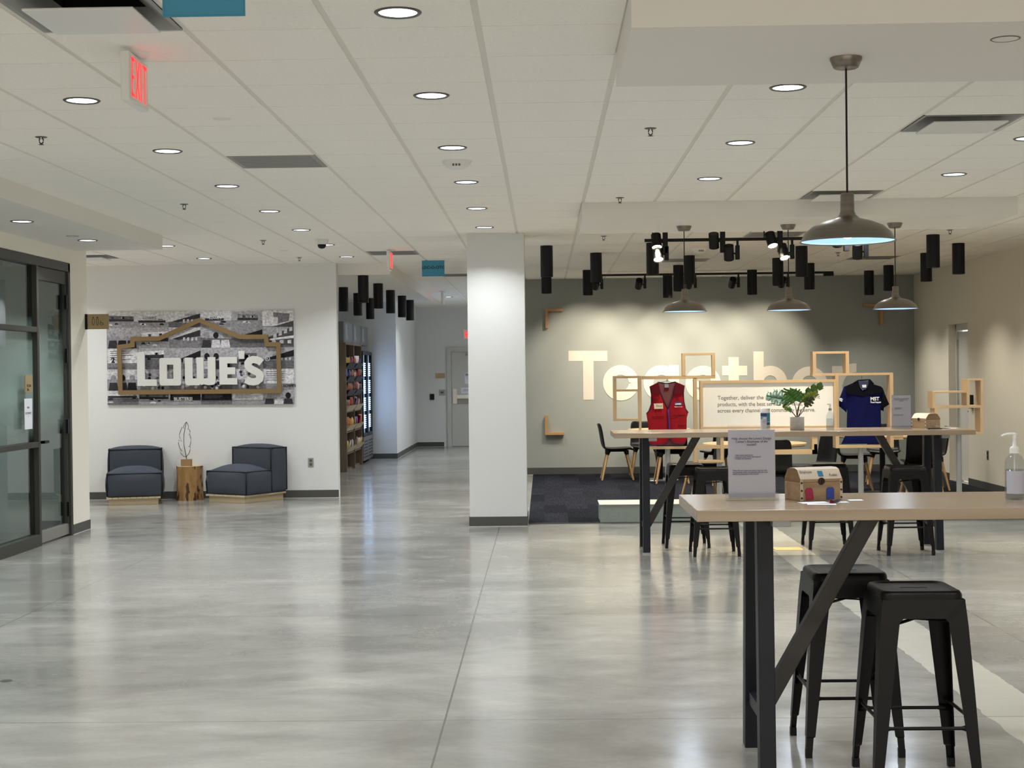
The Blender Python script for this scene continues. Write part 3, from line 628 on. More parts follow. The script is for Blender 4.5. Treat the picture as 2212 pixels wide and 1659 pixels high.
# rectified mapping from picture-plane px on the logo wall to wall metres
A0 = wl(233.5, 874.5); A1 = wl(636, 872.5); A2 = wl(234, 676)
PX = (A1[0]-A0[0])/(636-234.0); PZ = (wl(435,700)[1]-wl(435,850)[1])/150.0
def L2(px, py): return (A0[0] + (px-234)*PX, A0[1] + (874.5-py - (px-234)*.0055)*PZ)
sign = thing('wall_sign', 'large collage sign of old store photos with raised white LOWE\'S letters and gold house outline', 'wall sign', (A0[0]+1.2, YL, A0[1]))
def wfn(base, d0=0):          # local coords relative to the Empty
    ox, oy, oz = base
    return lambda x, y, d: (x-ox, YL-d0-d-oy, y-oz)
SB = (A0[0]+1.2, YL, A0[1])
f0 = wfn(SB)
x0, z0 = L2(232.5, 874.5); x1, z1 = L2(636, 875); z2 = L2(232.5, 674)[1]
panel = MB(); panel.prism([(x0,z0),(x1,z0),(x1,z2),(x0,z2)], f0, .022, 'photo_7'); pn_o = panel.build('photo_panel', sign)
# collage: six columns, five rows of grey photographs
cols = [232.6, 299.6, 367, 435, 502, 569, 636]; rws = [674, 708, 752.3, 798.3, 844, 874.8]
G = lambda i: 'photo_%d' % i
col = MB(); rng = random.Random(11)
def poly(pts, mt, lay): col.prism([L2(*p) for p in pts], wfn(SB, .0222+.0004*lay), .0003, mt)
for c in range(6):
    for r in range(5):
        a, b, t_, s_ = cols[c], cols[c+1], rws[r], rws[r+1]; w = b-a; h = s_-t_
        R = lambda u, v: (a+u*w, t_+v*h)
        sky = rng.choice([5,6,6,7,7]); gr = rng.choice([3,4,5,5]); hz = rng.uniform(.45,.7)
        if (c,r) in ((5,0),): sky = 8; hz = .95
        poly([R(0,0),R(1,0),R(1,1),R(0,1)], G(sky), 0)
        poly([R(0,hz),R(1,hz+rng.uniform(-.06,.06)),R(1,1),R(0,1)], G(gr), 1)
        k = rng.choice('bbbscp') if not (c == 5 and r < 2) else 'h'
        if (c,r) in ((2,4),(3,4),(4,4),(0,2),(5,3)): k = 't'
        if (c,r) == (5,4): k = 'p'
        if (c,r) in ((1,3),(2,3),(3,3),(4,3)): k = 'q'
        if k in 'bs':      # store building with a sign band and a dark window row, cars
            l0 = rng.uniform(0,.25); l1 = rng.uniform(.75,1); tp = hz-rng.uniform(.25,.4); sl = rng.uniform(-.1,.1)
            poly([R(l0,tp),R(l1,tp+sl),R(l1,hz+.04),R(l0,hz+.04)], G(rng.choice([3,4,7,8])), 2)
            poly([R(l0,hz-.12),R(l1,hz-.12+sl*.4),R(l1,hz+.03),R(l0,hz+.03)], G(rng.choice([0,1,1])), 3)
            for q in range(rng.randint(2,5)): u = rng.uniform(l0,l1-.1); poly([R(u,tp+.08+sl*u),R(u+.09,tp+.08+sl*u),R(u+.09,hz-.14),R(u,hz-.14)], G(rng.choice([1,2,6,8])), 4)
            for q in range(rng.randint(2,5)):
                u = rng.uniform(0,.8); v = rng.uniform(hz+.05,.85); ww = rng.uniform(.1,.2)
                poly([R(u,v),R(u+ww*.25,v-.06),R(u+ww*.75,v-.06),R(u+ww,v),R(u+ww,v+.05),R(u,v+.05)], G(rng.choice([0,1,7,8])), 5)
        elif k == 'c':     # dark roof line in perspective
            poly([R(.1,hz-.02),R(1,.12),R(1,.42),R(.3,hz+.03)], G(rng.choice([0,1])), 2); poly([R(.3,hz+.03),R(1,.42),R(1,hz+.1),R(.4,hz+.1)], G(4), 2)
            for q in range(4): u = .45+q*.13; poly([R(u,.5),R(u+.06,.48),R(u+.06,hz+.06),R(u,hz+.06)], G(7), 3)
        elif k == 'h':     # tall corner sign and two-storey shop front across two tiles
            if r == 0: poly([R(.35,.08),R(.88,.16),R(.85,.62),R(.5,.8),R(.5,.4),R(.35,.36)], G(4), 3)
            if r == 0: poly([R(.3,1),R(1,.62),R(1,1)], G(2), 4)
            if r == 1:
                poly([R(.2,.5),R(1,-.05),R(1,.95),R(.2,.8)], G(2), 3)
                for q in range(4): u = .35+q*.17; v = .38-q*.11; poly([R(u,v),R(u+.1,v-.06),R(u+.1,v+.14),R(u,v+.17)], G(7), 4)
                poly([R(.22,.58),R(1,.42),R(1,.55),R(.22,.66)], G(8), 5)
                for q in range(3): u = .3+q*.25; poly([R(u,.66),R(u+.12,.64),R(u+.12,.82),R(u,.8)], G(rng.choice([7,8,0])), 5)
        elif k == 'p':     # portrait-like silhouettes
            for q in range(3):
                u = .2+.3*q; hh = .3; poly([(R(u,.35)[0]+6*cos(i*pi/5), R(u,.4)[1]+7*sin(i*pi/5)) for i in range(10)], G(rng.choice([0,5,6])), 3+q)
                poly([R(u-.16,1),R(u-.12,.62),R(u+.12,.62),R(u+.16,1)], G(rng.choice([0,1,7])), 3+q)
        elif k == 'q':     # crowd of small figures
            for q in range(26):
                u = rng.uniform(0,.93); v = rng.uniform(.05,.9); s = rng.uniform(.03,.08)
                poly([(R(u,v)[0]+3.2*cos(i*pi/4)*(1+s), R(u,v)[1]+3.6*sin(i*pi/4)) for i in range(8)], G(rng.choice([0,1,2,6,7,8])), 3+q*.05)
        elif k == 't':
            poly([R(.02,.04),R(.98,.04),R(.98,.7),R(.02,.7)], G(8 if c in (0,5,4) else 0), 2)
            for q in range(5): poly([R(.1,.12+q*.1),R(rng.uniform(.4,.9),.12+q*.1),R(rng.uniform(.4,.9),.16+q*.1),R(.1,.16+q*.1)], G(4 if c in (0,5,4) else 3), 3)
col.build('photo_collage', sign)
def stext(s, px, py, size, m, lay=8, bold=0, name='printed_words'):
    bx, bz = L2(px, py); return text(s, size, m, lambda x, y: (bx+x-SB[0], YL-.0222-.0004*lay-SB[1], bz+y-SB[2]), sign, name, bold=bold)
stext('BUSTERS!', 376, 866, .058, 'white_text', bold=.002); stext('LOWE\'S', 311, 690, .05, 'photo_1'); stext('LOWE\'S', 402, 684, .045, 'photo_1'); stext('LOWE\'S', 454, 691, .045, 'white_text'); stext('LOWE\'S', 524, 681, .05, 'photo_7'); stext('2', 242, 783, .09, 'photo_0', bold=.004); stext('OF CHARLOTTE', 234.5, 797, .03, 'photo_1'); stext('LOOK WHAT!', 574, 801, .03, 'photo_1'); stext('LOWE\'S', 613, 838, .045, 'photo_0', bold=.002)
# gold house outline, standing proud of the panel
ho = MB(); pts = [(290,958),(283,505),(415,488),(417,428),(680,424),(1083,245),(1480,412),(1740,412),(1748,487),(1862,490),(1866,952)]
pts = [(200+x/4.608, 640+y/4.608) for x, y in pts]
ho.strip([L2(*p) for p in pts], .056, wfn(SB, .045), .03, 'gold_bar', True); ho.build('house_outline', sign)
def rrect(x0, y0, x1, y1, r, n=6):
    o = []
    for cx, cy, a in ((x1-r,y0+r,-90),(x1-r,y1-r,0),(x0+r,y1-r,90),(x0+r,y0+r,180)):
        for i in range(n+1): q = radians(a+90*i/n); o.append((cx+r*cos(q), cy+r*sin(q)))
    return o
lf = wfn(SB, .05)
def letter(name, polys):
    m = MB()
    for p in polys: m.prism([L2(*q) for q in p], lf, .03, 'frost_white')
    return m.build(name, sign)
letter('letter_l', [[(300,761.5),(316.3,761.5),(316.3,819.8),(316.3,834),(300,834)], [(316.3,819.8),(341.8,819.8),(341.8,834),(316.3,834)]])
def ring(outer, x0, y0, x1, y1):       # rounded block with a rectangular hole, as four trapezoids split through corners
    o = outer; n = len(o); m = []
    inner = [(x1,y0),(x1,y1),(x0,y1),(x0,y0)]; cxm = (x0+x1)/2; cym = (y0+y1)/2
    def near(p):
        a = (p[0]-cxm)/(x1-x0); b = (p[1]-cym)/(y1-y0); k = .5/max(abs(a), abs(b)); return (cxm+a*k*(x1-x0), cym+b*k*(y1-y0))
    res = []
    for i in range(n): p, q = o[i], o[(i+1) % n]; res.append([p, q, near(q), near(p)])
    return res
oo = rrect(348,773.8,394.4,833.5,5); od = []
for i in range(len(oo)):
    p, q = oo[i], oo[(i+1) % len(oo)]; dd = hypot(q[0]-p[0], q[1]-p[1]); k = max(1, int(dd//4))
    od += [(p[0]+(q[0]-p[0])*j/k, p[1]+(q[1]-p[1])*j/k) for j in range(k)]
letter('letter_o', ring(od, 364, 788.4, 378, 819))
letter('letter_w', [[(402.8,773.5),(419.3,773.5),(419.3,833.3),(408.5,833.3),(404.5,831.5),(402.8,827.5)], [(419.3,818.5),(428,818.5),(428,833.2),(419.3,833.3)], [(428,773.2),(443,773),(443,831),(437.5,832.8),(435.5,830.5),(433.5,832.8),(428,833.2)], [(443,818.2),(452,818.2),(452,833),(443,831)], [(452,772.8),(468.5,772.6),(468.5,826),(466.5,830.6),(462.5,832.6),(452,833)]])
letter('letter_e', [[(477,772.5),(494,772.5),(494,832),(477,832)], [(494,772.5),(515,772.5),(515,786.5),(494,786.5)], [(494,795),(511,795),(511,810),(494,810)], [(494,818),(515,818),(515,832),(494,832)]])
letter('apostrophe', [[(518,759.8),(531.6,759.5),(530.2,777),(519.6,777)]])
sm = MB(); sp = [(568,785.5),(563,781.5),(556,779),(549,778.5),(542.5,781),(538.6,786),(538.6,791.5),(542,797),(549,801),(556,804.5),(561.5,808.5),(564.3,814),(563,820.5),(557.5,825),(550,826.6),(541.5,825.5),(534,821)]
sm.strip([L2(*p) for p in sp], 15.5*PX, lf, .03, 'frost_white'); sm.build('letter_s', sign)
rm = MB(); rc = L2(579.2,776.7); rm.strip([(rc[0]+.028*cos(i*pi/12), rc[1]+.028*sin(i*pi/12)) for i in range(24)], .006, wfn(SB,.03), .004, 'frost_white', True); rm.build('registered_ring', sign)
text('R', .036, 'frost_white', lambda x, y: (rc[0]-.012+x-SB[0], YL-.034-SB[1], rc[1]-.013+y-SB[2]), sign, 'registered_letter')

# outlet, restroom flag sign, room signs
def outlet(loc, label, axis='y'):
    t = thing('wall_outlet', label, 'outlet', loc)
    if axis == 'y': MB().box(-.036,.036,-.006,0,-.058,.058,'steel_grey').build('cover_plate', t, bevel=.002); MB().box(-.017,.017,-.008,-.006,.008,.04,'trim_dark').box(-.017,.017,-.008,-.006,-.04,-.008,'trim_dark').build('socket', t)
    else: MB().box(-.006,0,-.036,.036,-.058,.058,'trim_dark').build('cover_plate', t, bevel=.002); MB().box(-.008,-.006,-.017,.017,.008,.04,'black').box(-.008,-.006,-.017,.017,-.04,-.008,'black').build('socket', t)
p = aty(671.5, 999, YL); outlet((p.x, YL, p.z), 'grey power outlet low on the logo wall right of the chairs')
outlet((XW_R, 3210*5.67/(2126-1173), .45), 'dark power outlet low on the cream right wall', 'x')
p = aty(189, 695, 15.25); t = thing('restroom_sign', 'bronze flag sign with restroom pictograms on the wall end by the glass door', 'sign', (XW_L, 15.25, p.z))
w = .245; MB().box(.012,w,0,.012,-.078,.078,'gold_plate').build('sign_panel', t, bevel=.001); MB().box(0,.024,-.008,.02,-.079,.079,'black_metal').build('bracket', t)
m = MB(); fs = lambda x, y, d: (x, -.001-d, y)
for cx in (.085, .128):
    m.prism([(cx+.007*cos(i*pi/5), .042+.008*sin(i*pi/5)) for i in range(10)], fs, .001, 'stem'); m.strip([(cx-.010,.028),(cx+.010,.028),(cx+.012,-.005),(cx+.005,-.035),(cx-.005,-.035),(cx-.012,-.005)], .004, fs, .001, 'stem', True)
m.strip(arc(.170,-.022,.015,100,350,12), .004, fs, .001, 'stem'); m.strip([(.160,.012),(.162,-.012),(.182,-.012),(.192,-.032)], .004, fs, .001, 'stem'); m.build('pictograms', t)
def room_sign(y, z, h, w, mt, label, cat, side_gap=.012):
    t = thing('door_sign' if mt == 'gold_plate' else 'paper_notice', label, cat, (XW_L+.006, y, z)); MB().box(0, side_gap, -w/2, w/2, -h/2, h/2, mt).build('plate', t, bevel=.001); return t
t = room_sign(13.50, 1.52, .16, .18, 'gold_plate', 'small tan room plaque on the glass wall by the door', 'sign')
text('ROOM', .035, 'stem', lambda x, y: (.0125, x-.06, y-.03), t, 'lettering', bold=.001); text('DIAL', .03, 'stem', lambda x, y: (.0125, x-.06, y-.062), t, 'lettering_lower', bold=.001)
t = room_sign(13.50, 1.245, .28, .2, 'paper', 'white paper notice taped under the tan plaque on the glass wall', 'notice', .004)
text('MAX\n\nOCCUPANCY\n1', .026, 'dark_text', lambda x, y: (.0045, x-.005, y+.05), t, 'printed_words', 'CENTER', .0006)
# corridor end fittings
def wallbox(name, label, cat, px0, py0, px1, py1, Y, d, mt, det=None):
    a = aty(px0, py1, Y); b = aty(px1, py0, Y); cx = (a.x+b.x)/2; cz = (a.z+b.z)/2; w = (b.x-a.x)/2; h = (b.z-a.z)/2
    t = thing(name, label, cat, (cx, Y, cz)); MB().box(-w, w, -d, 0, -h, h, mt).build('plate', t, bevel=.002)
    if det: MB().box(-w*.5, w*.5, -d-.002, -d, -h*.35, h*.35, det).build('inset', t)
    return t
wallbox('room_plaque', 'tan plaque on the corridor end wall left of the door', 'sign', 940.5, 806, 961, 817, Y_END, .01, 'gold_plate')
wallbox('wall_switch', 'grey double switch plate beside the corridor end door', 'switch', 948.5, 841.5, 961.5, 854, Y_END, .008, 'steel_grey', 'trim_dark')
wallbox('card_reader', 'black card reader on the corridor end wall', 'card reader', 929, 851, 938, 863.5, Y_END, .03, 'black', 'black')
t = wallbox('door_notice', 'white notice with navy header on the corridor end door', 'notice', 1004, 806, 1025, 829, Y_END-.021, .002, 'paper')
MB().box(-.09,.09,-.004,-.002,.05,.1,'label_navy').build('header_band', t); text('NOTICE', .045, 'white_text', lambda x, y: (x-.085, -.005, y+.055), t, 'lettering', bold=.001)
text('Authorized\npersonnel\nonly', .03, 'dark_text', lambda x, y: (x, -.003, y+.012), t, 'printed_words', 'CENTER')
t = wallbox('door_notice', 'framed white strip notice above the push bar on the corridor end door', 'notice', 996, 837, 1030, 850, Y_END-.021, .002, 'paper')
text('EMERGENCY EXIT\nALARM WILL SOUND', .028, 'dark_text', lambda x, y: (x, -.003, y+.01), t, 'printed_words', 'CENTER')
yw = 3210*5.67/(2094-1173); t = thing('card_reader', 'black card reader on the right wall beside the recessed door', 'card reader', (XW_R, yw, 1.12)); MB().box(-.04,0,-.05,.05,-.09,.09,'black').build('housing', t, bevel=.004); MB().box(-.043,-.04,-.03,.03,-.02,.05,'trim_dark').build('keypad', t)

# ================================================================ LOUNGE CHAIRS
def cushion(x0, x1, y0, y1, z0, z1, puff, m='fabric_blue', top_puff=None, n=10, rnd=.045):
    """puffed upholstered block: a subdivided box whose faces belly outwards"""
    mb = MB(); cx, cy, cz = (x0+x1)/2, (y0+y1)/2, (z0+z1)/2; hx, hy, hz = (x1-x0)/2, (y1-y0)/2, (z1-z0)/2
    tp = puff if top_puff is None else top_puff
    def pt(u, v, w):
        c = lambda a: max(0, 1-abs(a)**2.8)
        return (cx+u*hx+u*abs(u)*0+ (puff*c(v)*c(w)*(1 if u > .99 else -1 if u < -.99 else 0)), cy+v*hy+(puff*c(u)*c(w)*(1 if v > .99 else -1 if v < -.99 else 0)), cz+w*hz+((tp if w > 0 else 0)*c(u)*c(v)*(1 if w > .99 else -1 if w < -.99 else 0)))
    for ax in range(3):
        for sgn in (-1, 1):
            vs = []
            for i in range(n+1):
                for j in range(n+1):
                    a = -1+2*i/n; b = -1+2*j/n; q = [0,0,0]; q[ax] = sgn; q[(ax+1) % 3] = a; q[(ax+2) % 3] = b; vs.append(pt(*q))
            fs = [(i*(n+1)+j, (i+1)*(n+1)+j, (i+1)*(n+1)+j+1, i*(n+1)+j+1) for i in range(n) for j in range(n)]
            if sgn < 0: fs = [f[::-1] for f in fs]
            mb.add(vs, fs, m, True)
    return mb
def weld(o, bev=.03):
    import bmesh
    bm = bmesh.new(); bm.from_mesh(o.data); bmesh.ops.remove_doubles(bm, verts=bm.verts, dist=1e-5); bm.to_mesh(o.data); bm.free()
    b = o.modifiers.new('bevel', 'BEVEL'); b.width = bev; b.segments = 3; b.limit_method = 'ANGLE'; b.angle_limit = radians(50); return o
def edge_loop(x0, x1, y0, y1, z, r): return [(x0,y0,z),(x1,y0,z),(x1,y1,z),(x0,y1,z),(x0,y0,z)]
def lounge(name, label, loc, rz):
    t = thing(name, label, 'lounge chair', loc, rz, 'slate upholstered lounge chairs')
    # local frame: x right, y back, front-left-bottom at (−w/2, 0)
    w, dp = .33, .74
    b = MB(); b.box(-w+.02, w-.02-.03, .02, .05, 0, .075, 'slat_wood').box(-w+.02, w-.05, dp-.03, dp, 0, .075, 'slat_wood').box(-w+.02, -w+.05, .05, dp-.03, 0, .075, 'slat_wood').box(w-.08, w-.05, .05, dp-.03, 0, .075, 'slat_wood'); b.build('base_rail', t, bevel=.002)
    s = MB(); k = 9
    for i in range(k): xx = -w-.01+i*(2*w-.01)/k; s.box(xx+.002, xx+(2*w-.01)/k-.002, -.01, dp+.02, .075, .097, 'slat_wood')
    s.build('slat_deck', t, bevel=.001)
    weld(cushion(-w, w, .0, .47, .10, .385, .028, top_puff=.085).build('seat_cushion', t), .02)
    weld(cushion(-w+.003, w-.003, .465, .765, .10, .665, .020, top_puff=.04).build('back_cushion', t), .03)
    p = MB(); r = .0105
    for z in (.383,): p.tube([(-w+.004,.004,z),(w-.004,.004,z),(w-.004,.47,z)], r, 'piping', 6); p.tube([(-w+.004,.004,z),(-w+.004,.47,z)], r, 'piping', 6)
    for x in (-w+.004, w-.004): p.tube([(x,.004,.11),(x*1.02,-.004,.25),(x,.004,.383)], r, 'piping', 6)
    x2 = w-.008
    p.tube([(-x2,.469,.12),(-x2,.469,.661),(x2,.469,.661),(x2,.469,.12)], r, 'piping', 6); p.tube([(x2,.469,.661),(x2,.760,.661),(x2,.760,.12)], r, 'piping', 6); p.tube([(-x2,.469,.661),(-x2,.760,.661),(-x2,.760,.12)], r, 'piping', 6)
    p.build('piping', t)
    return t
lounge('lounge_chair', 'slate blue armless lounge chair on a slatted wood base, left of the stump', (-5.03, 18.14, 0), radians(14))
q = radians(-31); ox, oy = -3.66, 18.17
lounge('lounge_chair', 'slate blue armless lounge chair turned sideways, right of the stump', (ox - .33*cos(q), oy - .33*sin(q), 0), q)
# stump and feather sculpture
p = atz(405, 1081, 0); SX, SY = p.x, p.y+.09
m = MB(); n = 36; rng = random.Random(3); pr = []
vs = []; fs = []; K = 9
rad = [.158+.012*sin(3*2*pi*i/n+.6)+.008*sin(7*2*pi*i/n)+rng.uniform(-.003,.003) for i in range(n)]
for k in range(K+1):
    z = .432*k/K; sc = 1+.06*(1-k/K)**2-.03*sin(pi*k/K)+.01*sin(5*k)
    for i in range(n): a = 2*pi*i/n; vs.append((rad[i]*sc*cos(a), rad[i]*sc*sin(a), z))
for k in range(K):
    for i in range(n): fs.append((k*n+i, k*n+(i+1) % n, (k+1)*n+(i+1) % n, (k+1)*n+i))
m.add(vs, fs, 'stump_wood', True)
stump = thing('stump_table', 'tree stump side table with dark cracks between the two lounge chairs', 'side table', (SX, SY, 0)); m.build('trunk', stump)
MB().add([(v[0], v[1], v[2]) for v in vs[-n:]], [tuple(range(n))], 'round_top').build('cut_top', stump)
fz = .432; ft = thing('feather_sculpture', 'black wire feather sculpture on a wooden block, standing on the stump', 'sculpture', (SX-.02, SY-.03, fz))
kk = 3210/ (SY-.03)
MB().box(-.066,.066,-.03,.03,0,.088,'block_wood').build('block', ft, bevel=.002)
fp = [(955,440),(925,438),(892,400),(882,370),(905,376),(880,340),(866,285),(866,250),(905,266),(880,215),(880,180),(895,140),(912,100),(926,117),(930,90),(945,60),(962,42),(978,70),(985,100),(976,130),(990,125),(1002,150),(998,180),(980,192),(1000,190),(1010,230),(1008,280),(998,320),(980,322),(1003,330),(998,370),(985,405),(955,440)]
base = atz(405, 988, fz+.088)
def fpt(x, y): return ((x-957)/5.267/kk*1.0, 0, .088+(468-y)/5.267/kk)
m = MB(); pts = [Vector(fpt(*q)) for q in fp]; m.tube(pts, .0036, 'black_metal', 6)
m.tube([Vector(fpt(*q)) for q in ((957,470),(955,440),(945,390),(932,320),(928,260),(932,180),(945,110),(962,42))], .0042, 'black_metal', 6); m.build('wire_feather', ft)

# ================================================================ SNACK SHELVES AND COOLER
KX = -3.17; shelf = thing('snack_shelf_unit', 'tall wooden snack shelf unit with two bays at the edge of the corridor', 'shelf unit', (KX, 23.85, 0))
H = 2.06; D_ = .62
def kb(name, *b, mt='kiosk_wood', par=shelf):
    m = MB()
    for q in b: m.box(*q, mt)
    return m.build(name, par, bevel=.002)
kb('side_panel', (-D_,0,0,.05,0,H)); kb('side_panel', (-D_,0,1.03,1.07,0,H)); kb('side_panel', (-D_,0,2.03,2.08,0,H)); kb('top_panel', (-D_,0,0,2.08,H,H+.03)); kb('back_panel', (-D_-.02,-D_,0,2.08,0,H), mt='kiosk_in'); kb('base_panel', (-D_,-.05,.05,2.03,.0,.03))
levels = [.30,.62,.94,1.22,1.44,1.66,1.85]
for z in (.27,.62,.95): kb('shelf_board', (-D_+.01,-.02,.05,1.03,z,z+.02)); kb('shelf_board', (-D_+.01,-.02,1.07,2.03,z,z+.02))
def basket(y0, y1, z, h, mt, par=shelf):
    m = MB(); m.add([(-.30,y0,z),(-.02,y0,z),(-.02,y1,z),(-.30,y1,z),(-.34,y0,z+h),(.05,y0,z+h),(.05,y1,z+h),(-.34,y1,z+h)], [(0,3,2,1),(0,1,5,4),(1,2,6,5),(2,3,7,6),(3,0,4,7)], mt); return m.build('basket', par)
snacks = ['snack_red','snack_yellow','snack_blue','snack_white','snack_purple','snack_brown','snack_orange']
names = {'snack_red':'red','snack_yellow':'yellow','snack_blue':'blue','snack_white':'white','snack_purple':'purple','snack_brown':'brown','snack_orange':'orange'}
rng = random.Random(21)
def bag_mesh(w, h, mt):
    m = MB(); n = 8; vs = []
    for s in (1, -1):
        for i in range(n+1):
            for j in range(n+1):
                u = -1+2*i/n; v = -1+2*j/n; pf = .035*max(0,(1-u*u))**.6*max(0,(1-v*v))**.5; vs.append((s*pf, u*w/2*(1-.08*abs(v)), h/2+v*h/2))
    o = (n+1)**2; fs = []
    for i in range(n):
        for j in range(n): a = i*(n+1)+j; fs.append((a,a+n+1,a+n+2,a+1)); fs.append((o+a,o+a+1,o+a+n+2,o+a+n+1))
    return m.add(vs, fs, mt, True)
bags = {}
for bay, (ya, yb) in enumerate(((.06,1.02),(1.08,2.02))):
    for r, z in enumerate((.30,.65,.97,1.22,1.44,1.66)):
        basket(ya+.03, yb-.03, z, .10, 'slat_wood' if r < 3 else 'black')
        cl = [rng.choice(snacks) for _ in range(4)]
        if (bay, r) == (0,5): cl = ['snack_yellow','snack_yellow','snack_brown','snack_red']
        if (bay, r) == (1,5): cl = ['snack_red','snack_white','snack_white','snack_blue']
        if (bay, r) == (0,4): cl = ['snack_blue','snack_blue','snack_purple','snack_orange']
        if (bay, r) == (1,4): cl = ['snack_white','snack_red','snack_red','snack_brown']
        for k in range(4):
            c = cl[k]; lb = f'{names[c]} snack packet, {("nearest","second","third","farthest")[k]} in the {("near","far")[bay]} bay {("bottom","second lowest","third lowest","fourth lowest","second highest","top")[r]} basket'
            bm_ = bags.get(c)
            y = 23.85+ya+.12+k*.235; loc = (KX-.05, y, z+.02)
            if not bm_:
                o = tag(bag_mesh(.19,.20,c).build('snack_bag'), lb, 'snack', 'snack packets on the wooden shelves'); bags[c] = o; o.location = loc
            else: o = dup(bm_, loc, 0, lb, 'snack packets on the wooden shelves')
            o.rotation_euler = (0, rng.uniform(.05,.3), rng.uniform(-.35,.35)); sc_ = rng.uniform(.85,1.1); o.scale = (sc_, sc_, sc_)
# clear acrylic dispensers on top
for k, l in enumerate(('first clear-fronted dispenser box on top of the snack shelves, nearest the camera','second clear-fronted dispenser box on top of the snack shelves','third clear-fronted dispenser box, above the drink cooler')):
    t = thing('dispenser_box', l, 'dispenser', (KX-.02, 23.9+k*1.12, H+.03 if k < 2 else H+.032), 0, 'dispenser boxes above the shelves')
    MB().box(-.5,-.02,0,1.06,0,.34,'fridge_metal').build('body', t, bevel=.004)
    MB().box(-.02,-.005,.03,1.03,.02,.33,'acrylic').build('front_cover', t); MB().box(-.019,-.016,.3,.42,.06,.3,'paper').box(-.019,-.015,.46,.56,.06,.12,'snack_yellow').build('price_card', t)
fg = thing('drink_cooler', 'two-door glass drink cooler with rows of lit bottles', 'refrigerator', (KX+.01, 26.0, 0))
FW = 1.42
MB().box(-.7,-.05,0,FW,.04,2.0,'black_metal').build('cabinet', fg, bevel=.004)
for k in range(2):
    ya = .02+k*FW/2; yb = ya+FW/2-.04
    dr = MB().box(-.045,0,ya,ya+.07,.48,1.98,'black_metal').box(-.045,0,yb-.07,yb,.48,1.98,'black_metal').box(-.045,0,ya+.07,yb-.07,1.92,1.98,'black_metal').box(-.045,0,ya+.07,yb-.07,.48,.53,'black_metal').build('door', fg, bevel=.002)
    MB().box(-.048,-.046,ya+.07,yb-.07,.53,1.92,'fridge_in').build('lit_interior', dr)
    m = MB()
    for g0 in (.62,.93,1.24,1.55):
        for i in range(7): z = g0+i*.036; m.cyl((-.03,ya+.09,z),(-.03,yb-.09,z),.011,.011,'fridge_light',6)
    m.build('bottle_rows', dr)
m = MB().box(-.06,0,.0,FW,.05,.47,'fridge_metal')
for k in range(2):
    for i in range(6): z = .1+i*.055; m.box(-.001,.003,.08+k*FW/2,.62+k*FW/2,z,z+.018,'black')
m.build('vent_grille', fg)
area_light(fg, (.06, FW/2, 1.25), 1.0, .8, (.6,.78,1), (0, radians(-90), 0), 'SQUARE')
# ================================================================ FEATURE WALL LETTERING
YB = Y_DARK
WL0 = aty(1271, 863.6, YB); kx_ = (aty(1840,800,YB).x - aty(1240,800,YB).x)/600.0; kz_ = (aty(1500,700,YB).z-aty(1500,860,YB).z)/160.0
def W2(px, py): return (WL0.x+(px-1271)*kx_, WL0.z+(863.6-py-(px-1271)*.0125)*kz_)
tg_ = thing('wall_lettering', 'giant cream TOGETHER lettering painted on the grey feature wall', 'wall lettering', (WL0.x, YB, WL0.z))
def wf2(x, y, d): return (x-WL0.x, -.0015-d, y-WL0.z)
def big(name, polys=(), strips=()):
    m = MB()
    for k, p in enumerate(polys): m.prism([W2(*q) for q in p], lambda x, y, d: wf2(x, y, d+.0006*k if d else 0), .003, 'letter_cream')
    for k, (p, w) in enumerate(strips): m.strip([W2(*q) for q in p], w*kx_, lambda x, y, d: wf2(x, y, d+.0006*(k+3) if d else 0), .003, 'letter_cream')
    return m.build(name, tg_)
def parc(cx, cy, r, a0, a1, n=28): return [(cx+r*cos(radians(a0+(a1-a0)*i/n)), cy-r*sin(radians(a0+(a1-a0)*i/n))) for i in range(n+1)]
s_ = .0125  # slope is already in W2, so give rows in level px measured at each letter
big('letter_t', [[(1229,757.6),(1313,757.6),(1313,779.6),(1229,779.6)], [(1260,779.6),(1283,779.6),(1283,863.6),(1260,863.6)]])
big('letter_o', strips=[(parc(1341.5,826.8,28,0,360,48), 21)])
big('letter_g', [[(1446.5,788),(1467.5,788),(1467.5,868),(1446.5,868)]], [(parc(1429.4,827,28,0,360,48), 21), (parc(1429,866,28,0,-142,22), 21)])
big('letter_e', strips=[(parc(1519.8,827.5,28,-38,-352,44), 20), ([(1492,830),(1547,830)], 13)])
big('letter_t', [[(1575,771),(1597,771),(1597,866.5),(1575,866.5)], [(1561,789.5),(1615,789.5),(1615,810.5),(1561,810.5)]])
big('letter_h', [[(1628.8,758.7),(1650.8,758.7),(1650.8,866.5),(1628.8,866.5)], [(1679.5,825),(1701.7,825),(1701.7,866.5),(1679.5,866.5)]], [(parc(1665,825.5,25.5,180,0,26), 21)])
big('letter_e', strips=[(parc(1749.5,829,28,-38,-352,44), 20), ([(1722,831.5),(1777,831.5)], 13)])
big('letter_r', [[(1798,790),(1820,790),(1820,866.5),(1798,866.5)]], [(parc(1849,832,38,176,88,18), 20)])
